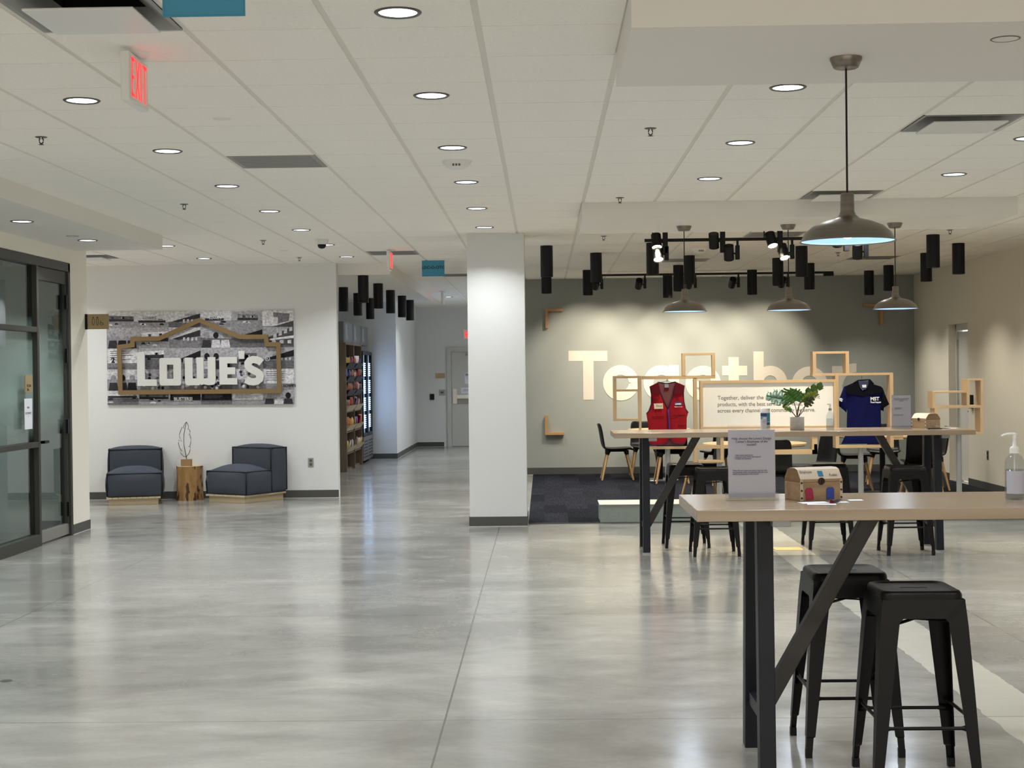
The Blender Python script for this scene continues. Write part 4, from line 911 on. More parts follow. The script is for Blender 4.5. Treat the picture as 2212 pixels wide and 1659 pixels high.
# wooden corner brackets
def corner(px, py, w, h, sx, sz, label, dp=.09):
    a = aty(px, py, YB-dp); t = thing('corner_bracket', label, 'wall decoration', (a.x, YB, a.z), 0, 'wooden corner brackets on the grey wall')
    th = .04
    MB().box(0, sx*th, -dp, 0, 0, sz*h, 'pine_dark').build('upright', t, bevel=.002); MB().box(sx*th, sx*w, -dp, 0, 0, sz*th, 'pine_dark').build('crosspiece', t, bevel=.002)
corner(1178, 667, .27, .30, 1, -1, 'L-shaped wooden corner bracket at the upper left of the grey wall')
corner(1177.5, 940, .29, .30, 1, 1, 'L-shaped wooden corner bracket at the lower left of the grey wall')
corner(1907, 656, .29, .32, -1, -1, 'L-shaped wooden corner bracket in shade at the upper right of the grey wall')

# ================================================================ HIGH TABLES
TT = 1.045
def table(y0, knot, label):
    x0, x1, y1 = .60 if y0 > 10 else .572, 3.66, y0+.735
    t = thing('high_table', label, 'table', ((x0+x1)/2, (y0+y1)/2, 0), 0, 'long communal tables'); cx = (x0+x1)/2; cy = (y0+y1)/2; hw = (x1-x0)/2; hd = (y1-y0)/2
    MB().box(-hw, hw, -hd, hd, TT-.043, TT, 'butcher').build('tabletop', t, bevel=.0025)
    for sgn in (-1, 1):
        lx = sgn*(hw-.28)
        for q in (-1, 1):
            MB().beam((lx, q*.16, TT-.05), (lx+.004*sgn, q*.215, .012), .062, .075, 'steel_raw', (0,1,0)).build('leg', t, bevel=.003)
            MB().box(lx-.034+.004*sgn, lx+.034+.004*sgn, q*.215-.04, q*.215+.04, 0, .012, 'steel_grey').build('foot_cap', t)
        MB().box(lx-.02, lx+.02, -.19, .19, .20, .25, 'steel_raw').build('crossbar', t)
        MB().box(lx-.035, lx+.035, -.22, .22, TT-.052, TT-.043, 'steel_raw').box(lx+.02*1, lx+.09, -.26, -.18, TT-.075, TT-.043, 'steel_grey').build('mounting_plate', t, bevel=.002)
        MB().beam((lx-sgn*.02, 0, .225), (lx-sgn*.46, 0, TT-.045), .062, .055, 'steel_brace', (0,1,0)).build('diagonal_brace', t, bevel=.003)
    return t
NY0, FY0 = 5.595, 12.66
table(NY0, 0, 'long high wooden table on black steel legs nearest the camera')
table(FY0, 0, 'long high wooden table on black steel legs in the middle distance, plant on top')

# ---- metal bar stools
def make_stool():
    t = thing('bar_stool', 'x', 'stool'); S = .74; h = .152; f = .200
    # seat: rounded square pan with grip slot (rim raised)
    def rr(r, c): return rrect(-r, -r, r, r, c, 5)
    m = MB(); o = rr(h, .045); i2 = rr(h-.02, .035); i3 = rr(h-.03, .03); n = len(o)
    lv = [(rr(h+.004,.045), S-.055), (o, S-.012), (rr(h-.006,.042), S-.003), (rr(h-.014,.038), S), (i2, S-.001), (i3, S-.006)]
    vs = []; fs = []
    for ring_, z in lv: vs += [(x, y, z) for x, y in ring_]
    for k in range(len(lv)-1):
        for i in range(n): fs.append((k*n+i, k*n+(i+1) % n, (k+1)*n+(i+1) % n, (k+1)*n+i))
    fs.append(tuple(range((len(lv)-1)*n, len(lv)*n)))
    m.add(vs, fs, 'black_metal', True); m.build('seat', t)
    MB().box(-.05,.05,-.009,.009,S-.0058,S-.0050,'black').build('grip_slot', t)
    ap = MB()         # apron sheets between the legs
    for a in range(4):
        R = Matrix.Rotation(a*pi/2, 3, 'Z'); z0, z1 = S-.10, S-.03
        v = [R @ Vector(q) for q in ((-h-.006,-h-.008,z0-.03),(-h+.045,-h-.010,z0-.03),(-h+.075,-h-.009,z0),(h-.075,-h-.009,z0),(h-.045,-h-.010,z0-.03),(h+.006,-h-.008,z0-.03),(h,-h-.002,z1),(-h,-h-.002,z1))]
        ap.add(v, [(0,1,2,3,4,5,6,7)], 'black_metal')
    ap.build('apron', t)
    for sx in (-1, 1):
        for sy in (-1, 1):     # folded angle leg, wide at the top, narrow at the foot
            m = MB()
            def lv_(z, w, o_): X = sx*o_; Y = sy*o_; return [(X, Y, z), (X-sx*w, Y, z), (X, Y-sy*w, z), (X-sx*.004, Y-sy*w, z), (X-sx*.004, Y-sy*.004, z), (X-sx*w, Y-sy*.004, z)]
            secs = [lv_(S-.04, .074, h+.002), lv_(S-.12, .070, h+.010), lv_(.36, .054, h+.028), lv_(.085, .036, f-.003), lv_(.08, .028, f-.004), lv_(.012, .026, f)]
            idx = [0, 1, 5, 4, 3, 2]; vs = [tuple(s[k]) for s in secs for k in idx]; fs = []
            for k in range(len(secs)-1):
                for i in range(6): fs.append((k*6+i, k*6+(i+1) % 6, (k+1)*6+(i+1) % 6, (k+1)*6+i))
            m.add(vs, fs, 'black_metal'); lg = m.build('leg', t)
            MB().box(sx*f, sx*(f-.026), sy*f, sy*(f-.026), 0, .035, 'black').build('foot_cap', lg)
    zf = .235; e = .176
    for a in range(4):
        R = Matrix.Rotation(a*pi/2, 3, 'Z'); z = zf + (.03 if a % 2 else 0)
        MB().tube([R @ Vector(q) for q in ((-e,-e+.004,z),(-e+.03,-e+.004,z),(-e+.045,-e+.004,z),(e-.045,-e+.004,z),(e-.03,-e+.004,z),(e,-e+.004,z))], [.012,.012,.007,.007,.012,.012], 'black_metal', 8).build('footrest_bar', t)
    MB().beam((-h,-h,S-.135), (h,h,S-.115), .022, .004, 'black_metal').beam((-h,h,S-.135), (h,-h,S-.115), .022, .004, 'black_metal').build('cross_brace', t)
    return t
st = make_stool(); u = False
for x, y, l in ((1.405,5.70,'black metal bar stool nearest the camera at the front table'),(1.245,6.215,'black metal bar stool just behind the nearest one, under the diagonal brace'),
 (1.265,13.37,'black metal bar stool behind the far table by its left leg'),(1.45,12.74,'black metal bar stool in front of the far table by its left brace'),(2.50,13.19,'black metal bar stool behind the far table above the wooden chest'),(3.07,12.71,'black metal bar stool in front of the far table near its right leg')):
    place(st, u, (x, y, 0), l, 'black metal bar stools'); u = True

# ================================================================ ITEMS ON TABLES
def sign_holder(loc, w, h, label, paper_h, lines, big_sign):
    t = thing('acrylic_sign_holder', label, 'sign holder', loc, 0, 'acrylic sign holders')
    MB().box(-w/2-.012, w/2+.012, -.035, .035, 0, .005, 'acrylic').box(-w/2-.012, w/2+.012, -.012, -.004, .005, .028, 'acrylic').box(-w/2-.012, w/2+.012, .004, .012, .005, .028, 'acrylic').build('base', t, bevel=.001)
    MB().box(-w/2, w/2, -.004, -.0025, .006, h, 'acrylic').box(-w/2, w/2, .0025, .004, .006, h, 'acrylic').build('clear_panel', t)
    MB().box(-w/2+.002, w/2-.002, -.001, .001, .01, paper_h, 'sign_paper').build('paper_insert', t)
    for s, sz, x, z, al in lines: text(s, sz, 'bluegrey_text', lambda a, b: (x+a, -.0045, z+b), t, 'printed_words', al, .0002)
    return t
kN = 3210/5.95
p = atz(1626, 1081, TT)
sx_, sy_ = p.x, p.y+.02
hN = (1081-920)*sy_/3210*1.0; hP = (1081-930)*sy_/3210
sc = .19/.2159
wN = 102*sy_/3210
sign_holder((sx_, sy_, TT), wN, hN, 'clear acrylic sign holder with grey notice on the front table', hP,
 [("Help choose the Lowe's Design\nCenter's Employee of the\nmonth!!", .0125, 0, hP*.865, 'CENTER'), ("• Had a great experience!\n• Someone went above and beyond!\n• Helpful and attentive!", .0072, -wN*.36, hP*.635, 'LEFT'), ("Please fill out a paper and place in the box with\nhis associates name. the associate with the most\nwill be the Employee of the month!!", .0072, -wN*.40, hP*.415, 'LEFT')], True)
p = atz(1946, 921, TT); fy = 13.0
kF = fy/3210
sign_holder((aty(1947,921,fy).x, fy, TT), 42*kF, 73*kF, 'white notice in a small stand on the far table beside the navy shirt', 72*kF, [("Help choose the Lowe's Design\nCenter's Employee of the\nmonth!!", .0105, 0, 64*kF, 'CENTER'), ("Had a great experience!\nSomeone went above and\nHelpful and attentive!", .006, -14*kF, 45*kF, 'LEFT'), ("Please fill out a paper and place in\nthe box with his associates name", .006, -16*kF, 30*kF, 'LEFT')], False)
# wooden treasure-chest boxes
def chest(loc, rz, label, w=.205, d=.15, h=.075, lidh=.055, s=1, note=True):
    t = thing('wooden_chest', label, 'chest', loc, rz, 'small wooden chests'); t.scale = (s, s, s)
    MB().box(-w/2, w/2, -d/2, d/2, 0, h, 'chest_wood').build('body', t, bevel=.002)
    prof = [(-d/2,h+.001),(-d/2,h+.012),(-d/2+.028,h+lidh-.006),(-d/2+.05,h+lidh),(d/2-.05,h+lidh),(d/2-.028,h+lidh-.006),(d/2,h+.012),(d/2,h+.001)]
    m = MB(); v = [(-w/2, y, z) for y, z in prof]+[(w/2, y, z) for y, z in prof]; n = 8
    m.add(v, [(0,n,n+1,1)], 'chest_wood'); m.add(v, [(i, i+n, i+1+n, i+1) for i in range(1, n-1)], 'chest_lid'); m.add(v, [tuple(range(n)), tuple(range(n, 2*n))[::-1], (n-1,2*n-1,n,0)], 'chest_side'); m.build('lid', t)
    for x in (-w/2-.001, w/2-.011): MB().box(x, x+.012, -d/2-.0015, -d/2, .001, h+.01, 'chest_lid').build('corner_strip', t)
    m = MB()
    for x in (-w/2+.005, w/2-.005):
        for z in (.012, .042, .073): m.cyl((x,-d/2-.001,z),(x,-d/2-.006,z), .0045, .003, 'bronze', 10)
    m.build('stud', t)
    m = MB(); m.cyl((0,-d/2-.0005,.078),(0,-d/2-.004,.078), .015, .014, 'bronze', 20); m.box(-.002,.002,-d/2-.005,-d/2-.004,.068,.084,'black'); m.build('keyhole_plate', t)
    for x, mt, a in ((-.055,'tag_red',.12),(.038,'tag_blue',0)) if note else ():
        m = MB(); m.prism([(-.017,-.024),(.017,-.024),(.017,.016),(.009,.024),(-.009,.024),(-.017,.016)], lambda X, Y, D: (x+X*cos(a)-Y*sin(a), -d/2-.002-D, .029+X*sin(a)+Y*cos(a)), .0015, mt); m.build('apron_sticker', t)
    if note:
        mid = lambda X, Y: (X, -d/2+.029+Y*.42, h+lidh-.0055+Y*.13)
        fn = lambda X, Y, D: (X, -d/2+.012+Y*.70, h+.036+Y*.9+.0015+D) 
        y0, z0_, y1, z1_ = -d/2, h+.012, -d/2+.028, h+lidh-.006
        def on(X, Y, D=0): u = .25+Y; return (X, y0+(y1-y0)*u-.001, z0_+(z1_-z0_)*u+.0012)
        text('Employee', .0135, 'dark_text', lambda a, b: on(a-.085, b*28+.36), t, 'lid_lettering'); text('Kudos', .0135, 'dark_text', lambda a, b: on(a+.04, b*28+.0), t, 'lid_lettering')
        m = MB(); m.prism([(-.008,.0),(.014,.0),(.014,.55),(-.008,.55)], on, 0, 'blue_paper'); m.build('blue_emblem', t)
    return t
p = atz(1770, 1083, TT); chest((p.x-.006, p.y+.10, TT), radians(17), 'small wooden chest with red and blue apron stickers on the front table', w=.185, d=.14)
# its left end shows: turned a little
p = atz(2016, 926, TT); chest((p.x-.02, 13.12, TT), radians(-68), 'small wooden chest on the far table, seen from its end grain side', s=1.0, note=False)
def sheet(loc, w, d, rz, label, z=0.0):
    return tag(MB().box(-w/2, w/2, -d/2, d/2, z, z+.0006, 'paper').build('paper_slip', loc=loc), label, 'paper', 'paper slips on the tables')
for px, py, w, d, rz, l, k in ((1757,1086,.11,.06,.2,'white paper slip left of the pen on the front table',0),(1775,1090,.11,.05,-.15,'topmost white paper slip under the pen in front of the chest',1),(1815,1085,.06,.045,.1,'small white paper slip right of the pen on the front table',0),(1848,1080.5,.055,.05,0,'white paper slip at the right end of the scattered papers',0)):
    p = atz(px, py, TT); o = sheet((p.x, p.y, TT+.0004+.0008*k), w, d, rz, l); o.rotation_euler = (0,0,rz)
p = atz(1806, 1086, TT); pen = thing('pen', 'black and red pen lying on the paper slips', 'pen', (p.x, p.y, TT+.008), radians(60)); MB().cyl((-.05,0,0),(.03,0,0),.0065,.0065,'bronze',12).build('barrel', pen); MB().cyl((.03,0,0),(.055,0,0),.0065,.002,'black',12).build('tip', pen); MB().cyl((-.055,0,0),(-.05,0,0),.007,.007,'red_dark',12).build('cap', pen)
for px, l, k in ((2040,'white paper slip flat on the far table left of the curled pages',0),(2062,'curled white pages near the right end of the far table',1)):
    p = atz(px, 927+k, TT); m = MB(); n = 8; v = []
    for i in range(n+1): u = i/n; zz = (.022*(1-u)**2.5 if k else 0)+.001; v += [(-.09+.18*u, -.06, zz), (-.09+.18*u, .06, zz)]
    m.add(v, [(2*i, 2*i+2, 2*i+3, 2*i+1) for i in range(n)], 'paper', True); o = m.build('paper_slip', loc=(p.x, 12.95, TT)); md = o.modifiers.new('t','SOLIDIFY'); md.thickness = .0012; md.offset = 1; tag(o, l, 'paper', 'paper slips on the tables')
p = atz(2012, 926, TT); tag(MB().cyl((-.06,0,.006),(.06,0,.006),.005,.004,'black',10).build('pen', loc=(p.x-.01, 12.80, TT)), 'black pen lying beside the wooden chest on the far table', 'pen')
# sanitizer pump bottle (front table)
p = atz(2200, 1081, TT); BX, BY = p.x, p.y+.045; kb_ = BY/3210
t = thing('sanitizer_bottle', 'clear hand sanitizer pump bottle with white pump at the right edge', 'bottle', (BX+.0, BY, TT))
MB().lathe([(.0001,.001),(.036,.001),(.038,.006),(.038,.135),(.036,.155),(.029,.172),(.018,.18),(.016,.182),(.016,.192)], (0,0,0), 'bottle_glass', 32).build('bottle_body', t)
MB().lathe([(.0001,.004),(.035,.004),(.0355,.12),(.0001,.12)], (0,0,0), 'liquid', 28).build('gel', t)
m = MB(); v = []; n = 14
for i in range(n+1):
    a = radians(-160+140*i/n); v += [(.0385*cos(a), .0385*sin(a), .025), (.0385*cos(a), .0385*sin(a), .115)]
m.add(v, [(2*i,2*i+2,2*i+3,2*i+1) for i in range(n)], 'sign_paper', True); m.build('label', t)
MB().cyl((0,0,.184),(0,0,.204),.0185,.0185,'white_plastic',24).lathe([(.0165,.204),(.014,.21),(.0075,.212),(.006,.24),(.009,.256),(.0001,.258)], (0,0,0), 'white_plastic', 20).build('pump_collar', t)
MB().tube([(.010,0,.255),(0,0,.259),(-.02,0,.260),(-.040,0,.257),(-.052,0,.251)], [.006,.0075,.006,.005,.004], 'white_plastic', 10).build('pump_nozzle', t)
MB().cyl((0,0,.01),(0,0,.19),.0025,.0025,'white_plastic',8).build('dip_tube', t)
# spray bottle, wipes tub, plant on the far table
def fx(px, Y=13.0): return aty(px, 927, Y).x
t = thing('spray_bottle', 'small clear spray bottle with a thin nozzle on the far table', 'bottle', (fx(1794.5), 13.02, TT)); k = 13.02/3210
MB().lathe([(.0001,.001),(.032,.001),(.035,.01),(.035,.11),(.030,.13),(.018,.150),(.013,.156),(.013,.165)], (0,0,0), 'bottle_glass', 24).build('bottle_body', t)
MB().lathe([(.0001,.003),(.033,.003),(.033,.095),(.0001,.095)], (0,0,0), 'liquid', 24).build('liquid', t)
MB().cyl((0,0,.165),(0,0,.185),.014,.013,'steel_grey',16).cyl((0,0,.185),(0,0,.215),.007,.006,'white_plastic',12).box(-.022,.008,-.006,.006,.213,.225,'white_plastic').build('spray_pump', t)
t = thing('wipes_canister', 'white disinfecting wipes canister with blue and teal label on the far table', 'canister', (fx(1654), 13.02, TT))
MB().cyl((0,0,0),(0,0,.155),.041,.041,'white_plastic',32).build('tub', t)
MB().lathe([(.043,.155),(.043,.185),(.038,.192),(.0001,.193)], (0,0,0), 'white_plastic', 32).build('lid', t)
def wrap(a0, a1, z0, z1, mt, r=.0415, nm='label_patch'):
    m = MB(); n = 10; v = []
    for i in range(n+1): a = radians(a0+(a1-a0)*i/n); v += [(r*cos(a), r*sin(a), z0), (r*cos(a), r*sin(a), z1)]
    m.add(v, [(2*i,2*i+2,2*i+3,2*i+1) for i in range(n)], mt, True); return m.build(nm, t)
wrap(-175,-5,.012,.15,'sign_paper'); wrap(-175,-80,.12,.15,'label_navy',.0418); wrap(-80,-5,.075,.15,'label_teal',.0418); wrap(-165,-90,.098,.118,'label_teal',.0419); wrap(-80,-12,.045,.07,'label_navy',.0418); wrap(-80,-12,.02,.04,'label_green',.0418)
def onc(x0, z0, r=.0421): return lambda a, b: (r*sin((a+x0)/r), -r*cos((a+x0)/r), b+z0)
text('USA', .018, 'white_text', onc(-.032,.101,.0422), t, 'label_lettering', bold=.0008); text('Disinfecting\nWipes', .0095, 'bluegrey_text', onc(-.034,.078), t, 'label_lettering')
# artificial monstera
PXc, PYc = fx(1722), 13.0; t = thing('potted_plant', 'artificial monstera plant in a grey concrete pot on the far table', 'potted plant', (PXc, PYc, TT))
MB().lathe([(.0001,.0),(.058,.0),(.0615,.003),(.0615,.112),(.060,.114),(.055,.114),(.055,.095),(.0001,.093)], (0,0,0), 'concrete_pot', 36).build('pot', t)
k = 13.0/3210
def pp(px, py, dy=0): return Vector(((px-1722)*k, dy, (924-py)*k))
stems = [((1722,898),(1720,880),(1714,860),-.02),((1722,898),(1724,878),(1731,858),.0),((1722,898),(1708,880),(1702,862),.03),((1721,898),(1712,886),(1700,878),-.03),((1723,898),(1731,882),(1739,872),-.02),((1723,898),(1735,884),(1744,866),.02),((1722,896),(1728,868),(1748,850),.02)]
m = MB()
for a, b, c, dy in stems: m.tube([pp(*a), pp(*b, dy*.5), pp(*c, dy)], [.0042,.0034,.0026], 'stem', 6)
m.build('stems', t)
def monstera(base, tip, width, mt, droop=.0, roll=0, cuts=5, holes=True, nm='leaf'):
    """split leaf: lobes with slots between them, curved along its midrib"""
    b = Vector(base); tp = Vector(tip); d = tp-b; L_ = d.length; d.normalize(); s = d.cross(Vector((0,-1,0)));
    if s.length < .1: s = Vector((0,0,1)).cross(d)
    s.normalize(); nrm = d.cross(s).normalized(); s2 = s*cos(roll)+nrm*sin(roll); n2 = d.cross(s2).normalized()
    def P(u, v): return b + d*(L_*u) + s2*(width*v) + n2*(-.10*L_*(4*(u-.5)**2-1)*.5 - .25*width*abs(v)**1.6) + Vector((0,0,-droop*u*u))
    m = MB()
    for sd in (-1, 1):
        N_ = cuts
        for i in range(N_):
            u0 = -.08+1.0*i/N_; u1 = u0+1.0/N_*.86; wf = lambda u: .5*(sin(pi*min(1,max(0,(u+.12)/1.12))**.75)**.8 if 0 < (u+.12)/1.12 < 1 else 0)
            um = (u0+u1)/2; w0 = max(.06, wf(u0)); w1 = max(.04, wf(u1)); sh = .14
            row = []
            for q in range(5):
                f_ = q/4; ua = max(0,u0)*(1-f_)+ (u0+sh*f_+.02)*f_ ; ub = max(.02,u1)*(1-f_) + (u1+sh*f_)*f_
                if f_ > 0: ua += .05/N_*f_; ub -= .10/N_*f_*f_
                ww = (w0+w1)/2*f_*(1 if q < 4 else .97); row.append((P(min(1.02,ua), sd*ww), P(min(1.04,max(ua+.01,ub)), sd*ww)))
            # the first stretch near the rib is continuous, so lobes share it
            row[0] = (P(max(0,1.0*i/N_), 0), P(1.0*(i+1)/N_, 0)); row[1] = (P(max(0,1.0*i/N_), sd*(w0+w1)/2*.36), P(1.0*(i+1)/N_+.01, sd*(w0+w1)/2*.36)); row[2] = (P(1.0*i/N_+.03, sd*(w0+w1)/2*.62), P(1.0*(i+1)/N_+.03, sd*(w0+w1)/2*.62))
            if holes and i in (1,2,3): row[2] = (row[2][0]*.95+row[2][1]*.05, row[2][1]*.85+row[2][0]*.15)
            vs = [p for r in row for p in r]; m.add(vs, [(2*q,2*q+1,2*q+3,2*q+2) for q in range(4)], mt, True)
    o = m.build(nm, t); md = o.modifiers.new('s','SOLIDIFY'); md.thickness = .0012; return o
monstera(pp(1712,858,-.02), pp(1722,838,.05)+Vector((.0,-.10,-.005)), .30, 'leaf', roll=.2, cuts=4)
monstera(pp(1704,860,.0), pp(1657,846,.02), .26, 'leaf_teal', .02, .9, cuts=4)
monstera(pp(1718,862,-.03), pp(1698,842,-.06), .22, 'leaf', roll=-.3)
monstera(pp(1731,860,.0), pp(1778,827,.02), .20, 'leaf', roll=.8, cuts=4)
monstera(pp(1734,860,-.02), pp(1762,843,-.05), .16, 'leaf_light', roll=.9)
monstera(pp(1739,873,-.01), pp(1757,855,-.02), .11, 'leaf_dark', roll=.6, cuts=4)
monstera(pp(1706,880,-.02), pp(1690,872,-.03), .10, 'leaf_light', roll=.9, cuts=4)
monstera(pp(1710,882,-.03), pp(1700,878,-.05), .07, 'leaf', roll=.7, cuts=4)
# ================================================================ DISPLAY STAND WITH WOOD FRAMES
tag(MB().box(.578, XW_R-.6, 15.41, 15.93, .0, .19, 'plinth').box(.57, XW_R-.6, 15.40, 15.94, .19, .196, 'plinth_top').build('low_plinth'), 'low pale grey platform along the carpet edge under the wood frame display', 'plinth')
DY = 15.56
ds = thing('display_stand', 'wood frame display on grey steel posts with a white message board', 'display', (2.9, DY, .196))
def dx(px, py, Y=DY): p = aty(px, py, Y); return p.x-2.9, p.z-.196
def frame(x0, y0, x1, y1, sides='LRTB', dep=.2, th=.036, m='pine', off=0):
    (a, zt), (b, zb) = dx(x0, y0), dx(x1, y1); M_ = MB(); o = off
    if 'L' in sides: M_.box(a, a+th, o, dep+o, zb, zt, m)
    if 'R' in sides: M_.box(b-th, b, o, dep+o, zb, zt, m)
    if 'T' in sides: M_.box(a+.0005, b-.0005, o+.0005, dep+o-.0005, zt-th+.012, zt, m)
    if 'B' in sides: M_.box(a+.0005, b-.0005, o+.0005, dep+o-.0005, zb, zb+th-.01, m)
    return M_.build('wood_frame', ds, bevel=.0015)
frame(1324, 812.5, 1386.5, 909, dep=.07)
q = MB(); (a, zt), (b, zb) = dx(1329, 841.5), dx(1381, 845.5); q.box(a, b, .001, .069, zb, zt, 'pine'); q.build('frame_shelf', ds)
frame(1386.3, 817.6, 1507, 969.5, 'RB', dep=.07)
(a, zt), (b, zb) = dx(1381, 909.3), dx(1386.3, 969.5); MB().box(a, b, 0, .07, zb, zt, 'pine').build('frame_post', ds, bevel=.0015)
(a, zt), (b, zb) = dx(1499, 969.8), dx(1507, 999); MB().box(a, b, 0, .07, zb, zt, 'pine').build('frame_post', ds, bevel=.0015)
(a, zt), (b, zb) = dx(1387, 812.5), dx(1545.5, 817); MB().box(a, b, .0, .07, zb-.004, zt, 'pine').build('frame_rail', ds, bevel=.0015)
frame(1473, 763, 1545.5, 812.3, 'LRT', dep=.07)
frame(1507.3, 946, 1564, 999, 'RB', dep=.07, off=-.002)
frame(1497, 962, 1766, 981, 'R', dep=.1); (a, zt), (b, zb) = dx(1507, 962), dx(1600, 968.5); MB().box(a, b, 0, .07, zb, zt, 'pine').build('frame_rail', ds)
(a, zt), (b, zb) = dx(1600, 973), dx(1766, 981); MB().box(a, b, .0, .1, zb, zt, 'pine').build('frame_rail', ds); (a, zt), (b, zb) = dx(1754, 926), dx(1766, 981); MB().box(a, b, 0, .12, zb, zt, 'pine').build('frame_post', ds)
frame(1755.5, 759.5, 1834.5, 806.2, 'LRT', dep=.16)
frame(1804, 806.5, 1931, 967, dep=.16)
frame(1931, 941, 1951.5, 949.5, 'TB', dep=.10, th=.022)
(a, zt), (b, zb) = dx(1755.5, 806.5), dx(1803.6, 811.5); MB().box(a, b, 0, .16, zb, zt, 'pine').build('frame_rail', ds)
frame(2014, 845.5, 2087.8, 876.2, 'LT', dep=.2, th=.03); frame(2088, 818.5, 2125, 876.2, 'LRT', dep=.2, th=.03); frame(2019, 881.3, 2125, 938.5, 'LRB', dep=.2, th=.034)
(a, zt), (b, zb) = dx(2014, 876.5), dx(2125, 881); MB().box(a, b, 0, .2, zb, zt, 'pine').build('frame_rail', ds, bevel=.0015)
# message board inside its frame
bd = MB(); (a, zt), (b, zb) = dx(1511, 822.5), dx(1806, 925); th = .03
for q in ((a,b,zt-th,zt),(a,b,zb,zb+th),(a,a+th,zb+th,zt-th),(b-th,b,zb+th,zt-th)): bd.box(q[0], q[1], -.045, .045, q[2], q[3], 'pine')
bd.build('board_frame', ds, bevel=.0015)
MB().box(a+th, b-th, -.02, -.01, zb+th, zt-th, 'board_white').build('message_board', ds)
for s, py in (('Together, deliver the right home improvement', 863.5), ('products, with the best service and value,', 877.6), ('across every channel and community we serve.', 891.2)):
    (X, Z) = dx(1550, py, DY-.021); o = text(s, .0585, 'grey_text', lambda p, r: (X+p, -.0215, Z+r), ds, 'message_lettering', sx=1.0, bold=.0003)
    wd = max(v.co.x for v in o.data.vertices)-X; targ = {863.5:(1769.5-1550), 877.6:(1732-1550), 891.2:(1759.5-1550)}[py]*DY/3210
    for v in o.data.vertices: v.co.x = X+(v.co.x-X)*targ/wd
for px, ztop in ((1442,968),(1553,925),(1668,925),(1859,966),(2071,937)):
    p = dx(px, ztop, DY+.06); MB().cyl((p[0],.06,0),(p[0],.06,p[1]),.028,.028,'steel_grey',20).cyl((p[0],.06,0),(p[0],.06,.01),.06,.06,'steel_grey',20).build('post', ds)
# ---- garments
def gpt(px, py, dy, Y): p = aty(px, py, Y); return (p.x, p.z)
def garment(name, label, outline, Y, mt, thick=.09, fn=None, o=None):
    pass
VY = DY+.02
def poly_cloth(mb, pts, Y, mt, depth, seed=0, belly=.03):
    """puffed cloth panel: outline in picture px at depth Y, front face bellied, wrinkled, closed at the back"""
    P2 = [(aty(x, y, Y).x-vo.x, aty(x, y, Y).z-vo.z) for x, y in pts]
    cx = sum(p[0] for p in P2)/len(P2); cz = sum(p[1] for p in P2)/len(P2); n = len(P2); K = 5; vs = []; fs = []
    for k in range(K+1):
        f_ = k/K
        for x, z in P2:
            X = cx+(x-cx)*(1-f_); Z = cz+(z-cz)*(1-f_); vs.append((X, -depth-belly*(1-(1-f_)**2)+.004*sin(34*X+seed)*sin(9*Z+seed), Z))
    for k in range(K):
        for i in range(n): fs.append((k*n+i, k*n+(i+1) % n, (k+1)*n+(i+1) % n, (k+1)*n+i))
    mb.add(vs, fs, mt, True)
    vb = [(x, -depth, z) for x, z in P2]+[(x, -depth+.02, z) for x, z in P2]; mb.add(vb, [(i, (i+1) % n, n+(i+1) % n, n+i) for i in range(n)]+[tuple(range(n, 2*n))], mt)
def v_(x, y): return (1320+x/8.295, 800+y/8.295)
pv = aty(*v_(1000,120), VY)
vest = thing('hanging_vest', "red work vest with badge and small LOWE'S logo hanging in the left wood frame", 'vest', (pv.x, VY, pv.z)); vo = pv
m = MB(); poly_cloth(m, [v_(840,215),v_(1000,236),v_(1155,205),v_(1300,270),v_(1290,430),v_(1330,640),v_(1345,760),v_(1330,1300),v_(1290,1345),v_(720,1345),v_(690,1300),v_(650,780),v_(715,600),v_(715,430),v_(690,290)], VY, 'red_mesh', .0, 1, -.0); m.build('back_panel', vest)
Lp = [v_(840,215),v_(870,360),v_(930,520),v_(1010,690),v_(1018,1000),v_(1030,1240),v_(1000,1300),v_(900,1335),v_(760,1335),v_(685,1310),v_(672,1100),v_(650,900),v_(630,775),v_(690,710),v_(720,600),v_(728,430),v_(690,290)]
Rp = [v_(1155,205),v_(1130,350),v_(1075,520),v_(1025,690),v_(1040,1000),v_(1060,1220),v_(1100,1290),v_(1180,1310),v_(1320,1310),v_(1350,1230),v_(1350,1000),v_(1352,850),v_(1378,755),v_(1330,690),v_(1300,560),v_(1292,400),v_(1308,270)]
m = MB(); poly_cloth(m, Lp, VY, 'red_cloth', .03, 2, .022); m.build('front_panel', vest)
m = MB(); poly_cloth(m, Rp, VY, 'red_cloth', .03, 5, .022); m.build('front_panel', vest)
def vp(x, y, dy): q_ = aty(*v_(x, y), VY); return (q_.x-vo.x, dy, q_.z-vo.z)
def patch(parent, name, pts, mt, dy): mm_ = MB(); mm_.add([vp(x, y, dy) for x, y in pts], [tuple(range(len(pts)))], mt); return mm_.build(name, parent)
patch(vest, 'shoulder_yoke', [(840,222),(880,400),(895,430),(732,430),(725,400),(695,295)], 'red_dark', -.058); patch(vest, 'shoulder_yoke', [(1155,212),(1120,400),(1110,430),(1290,430),(1290,380),(1303,274)], 'red_dark', -.058)
m = MB()
for path in ([(690,290),(728,430),(720,600),(690,710),(630,775)], [(1308,270),(1292,400),(1300,560),(1330,690),(1378,755)], [(838,213),(870,360),(930,520),(1012,690)], [(1157,205),(1130,350),(1075,520),(1022,690)], [(1030,1240),(1000,1300),(900,1337),(760,1337),(685,1312)], [(1060,1220),(1100,1290),(1180,1312),(1320,1312)]):
    m.tube([vp(x, y, -.034) for x, y in path], .0055, 'navy_trim', 6)
m.tube([vp(x, y, .0) for x, y in ((838,213),(1000,238),(1157,205))], .006, 'navy_trim', 6); m.build('binding', vest)
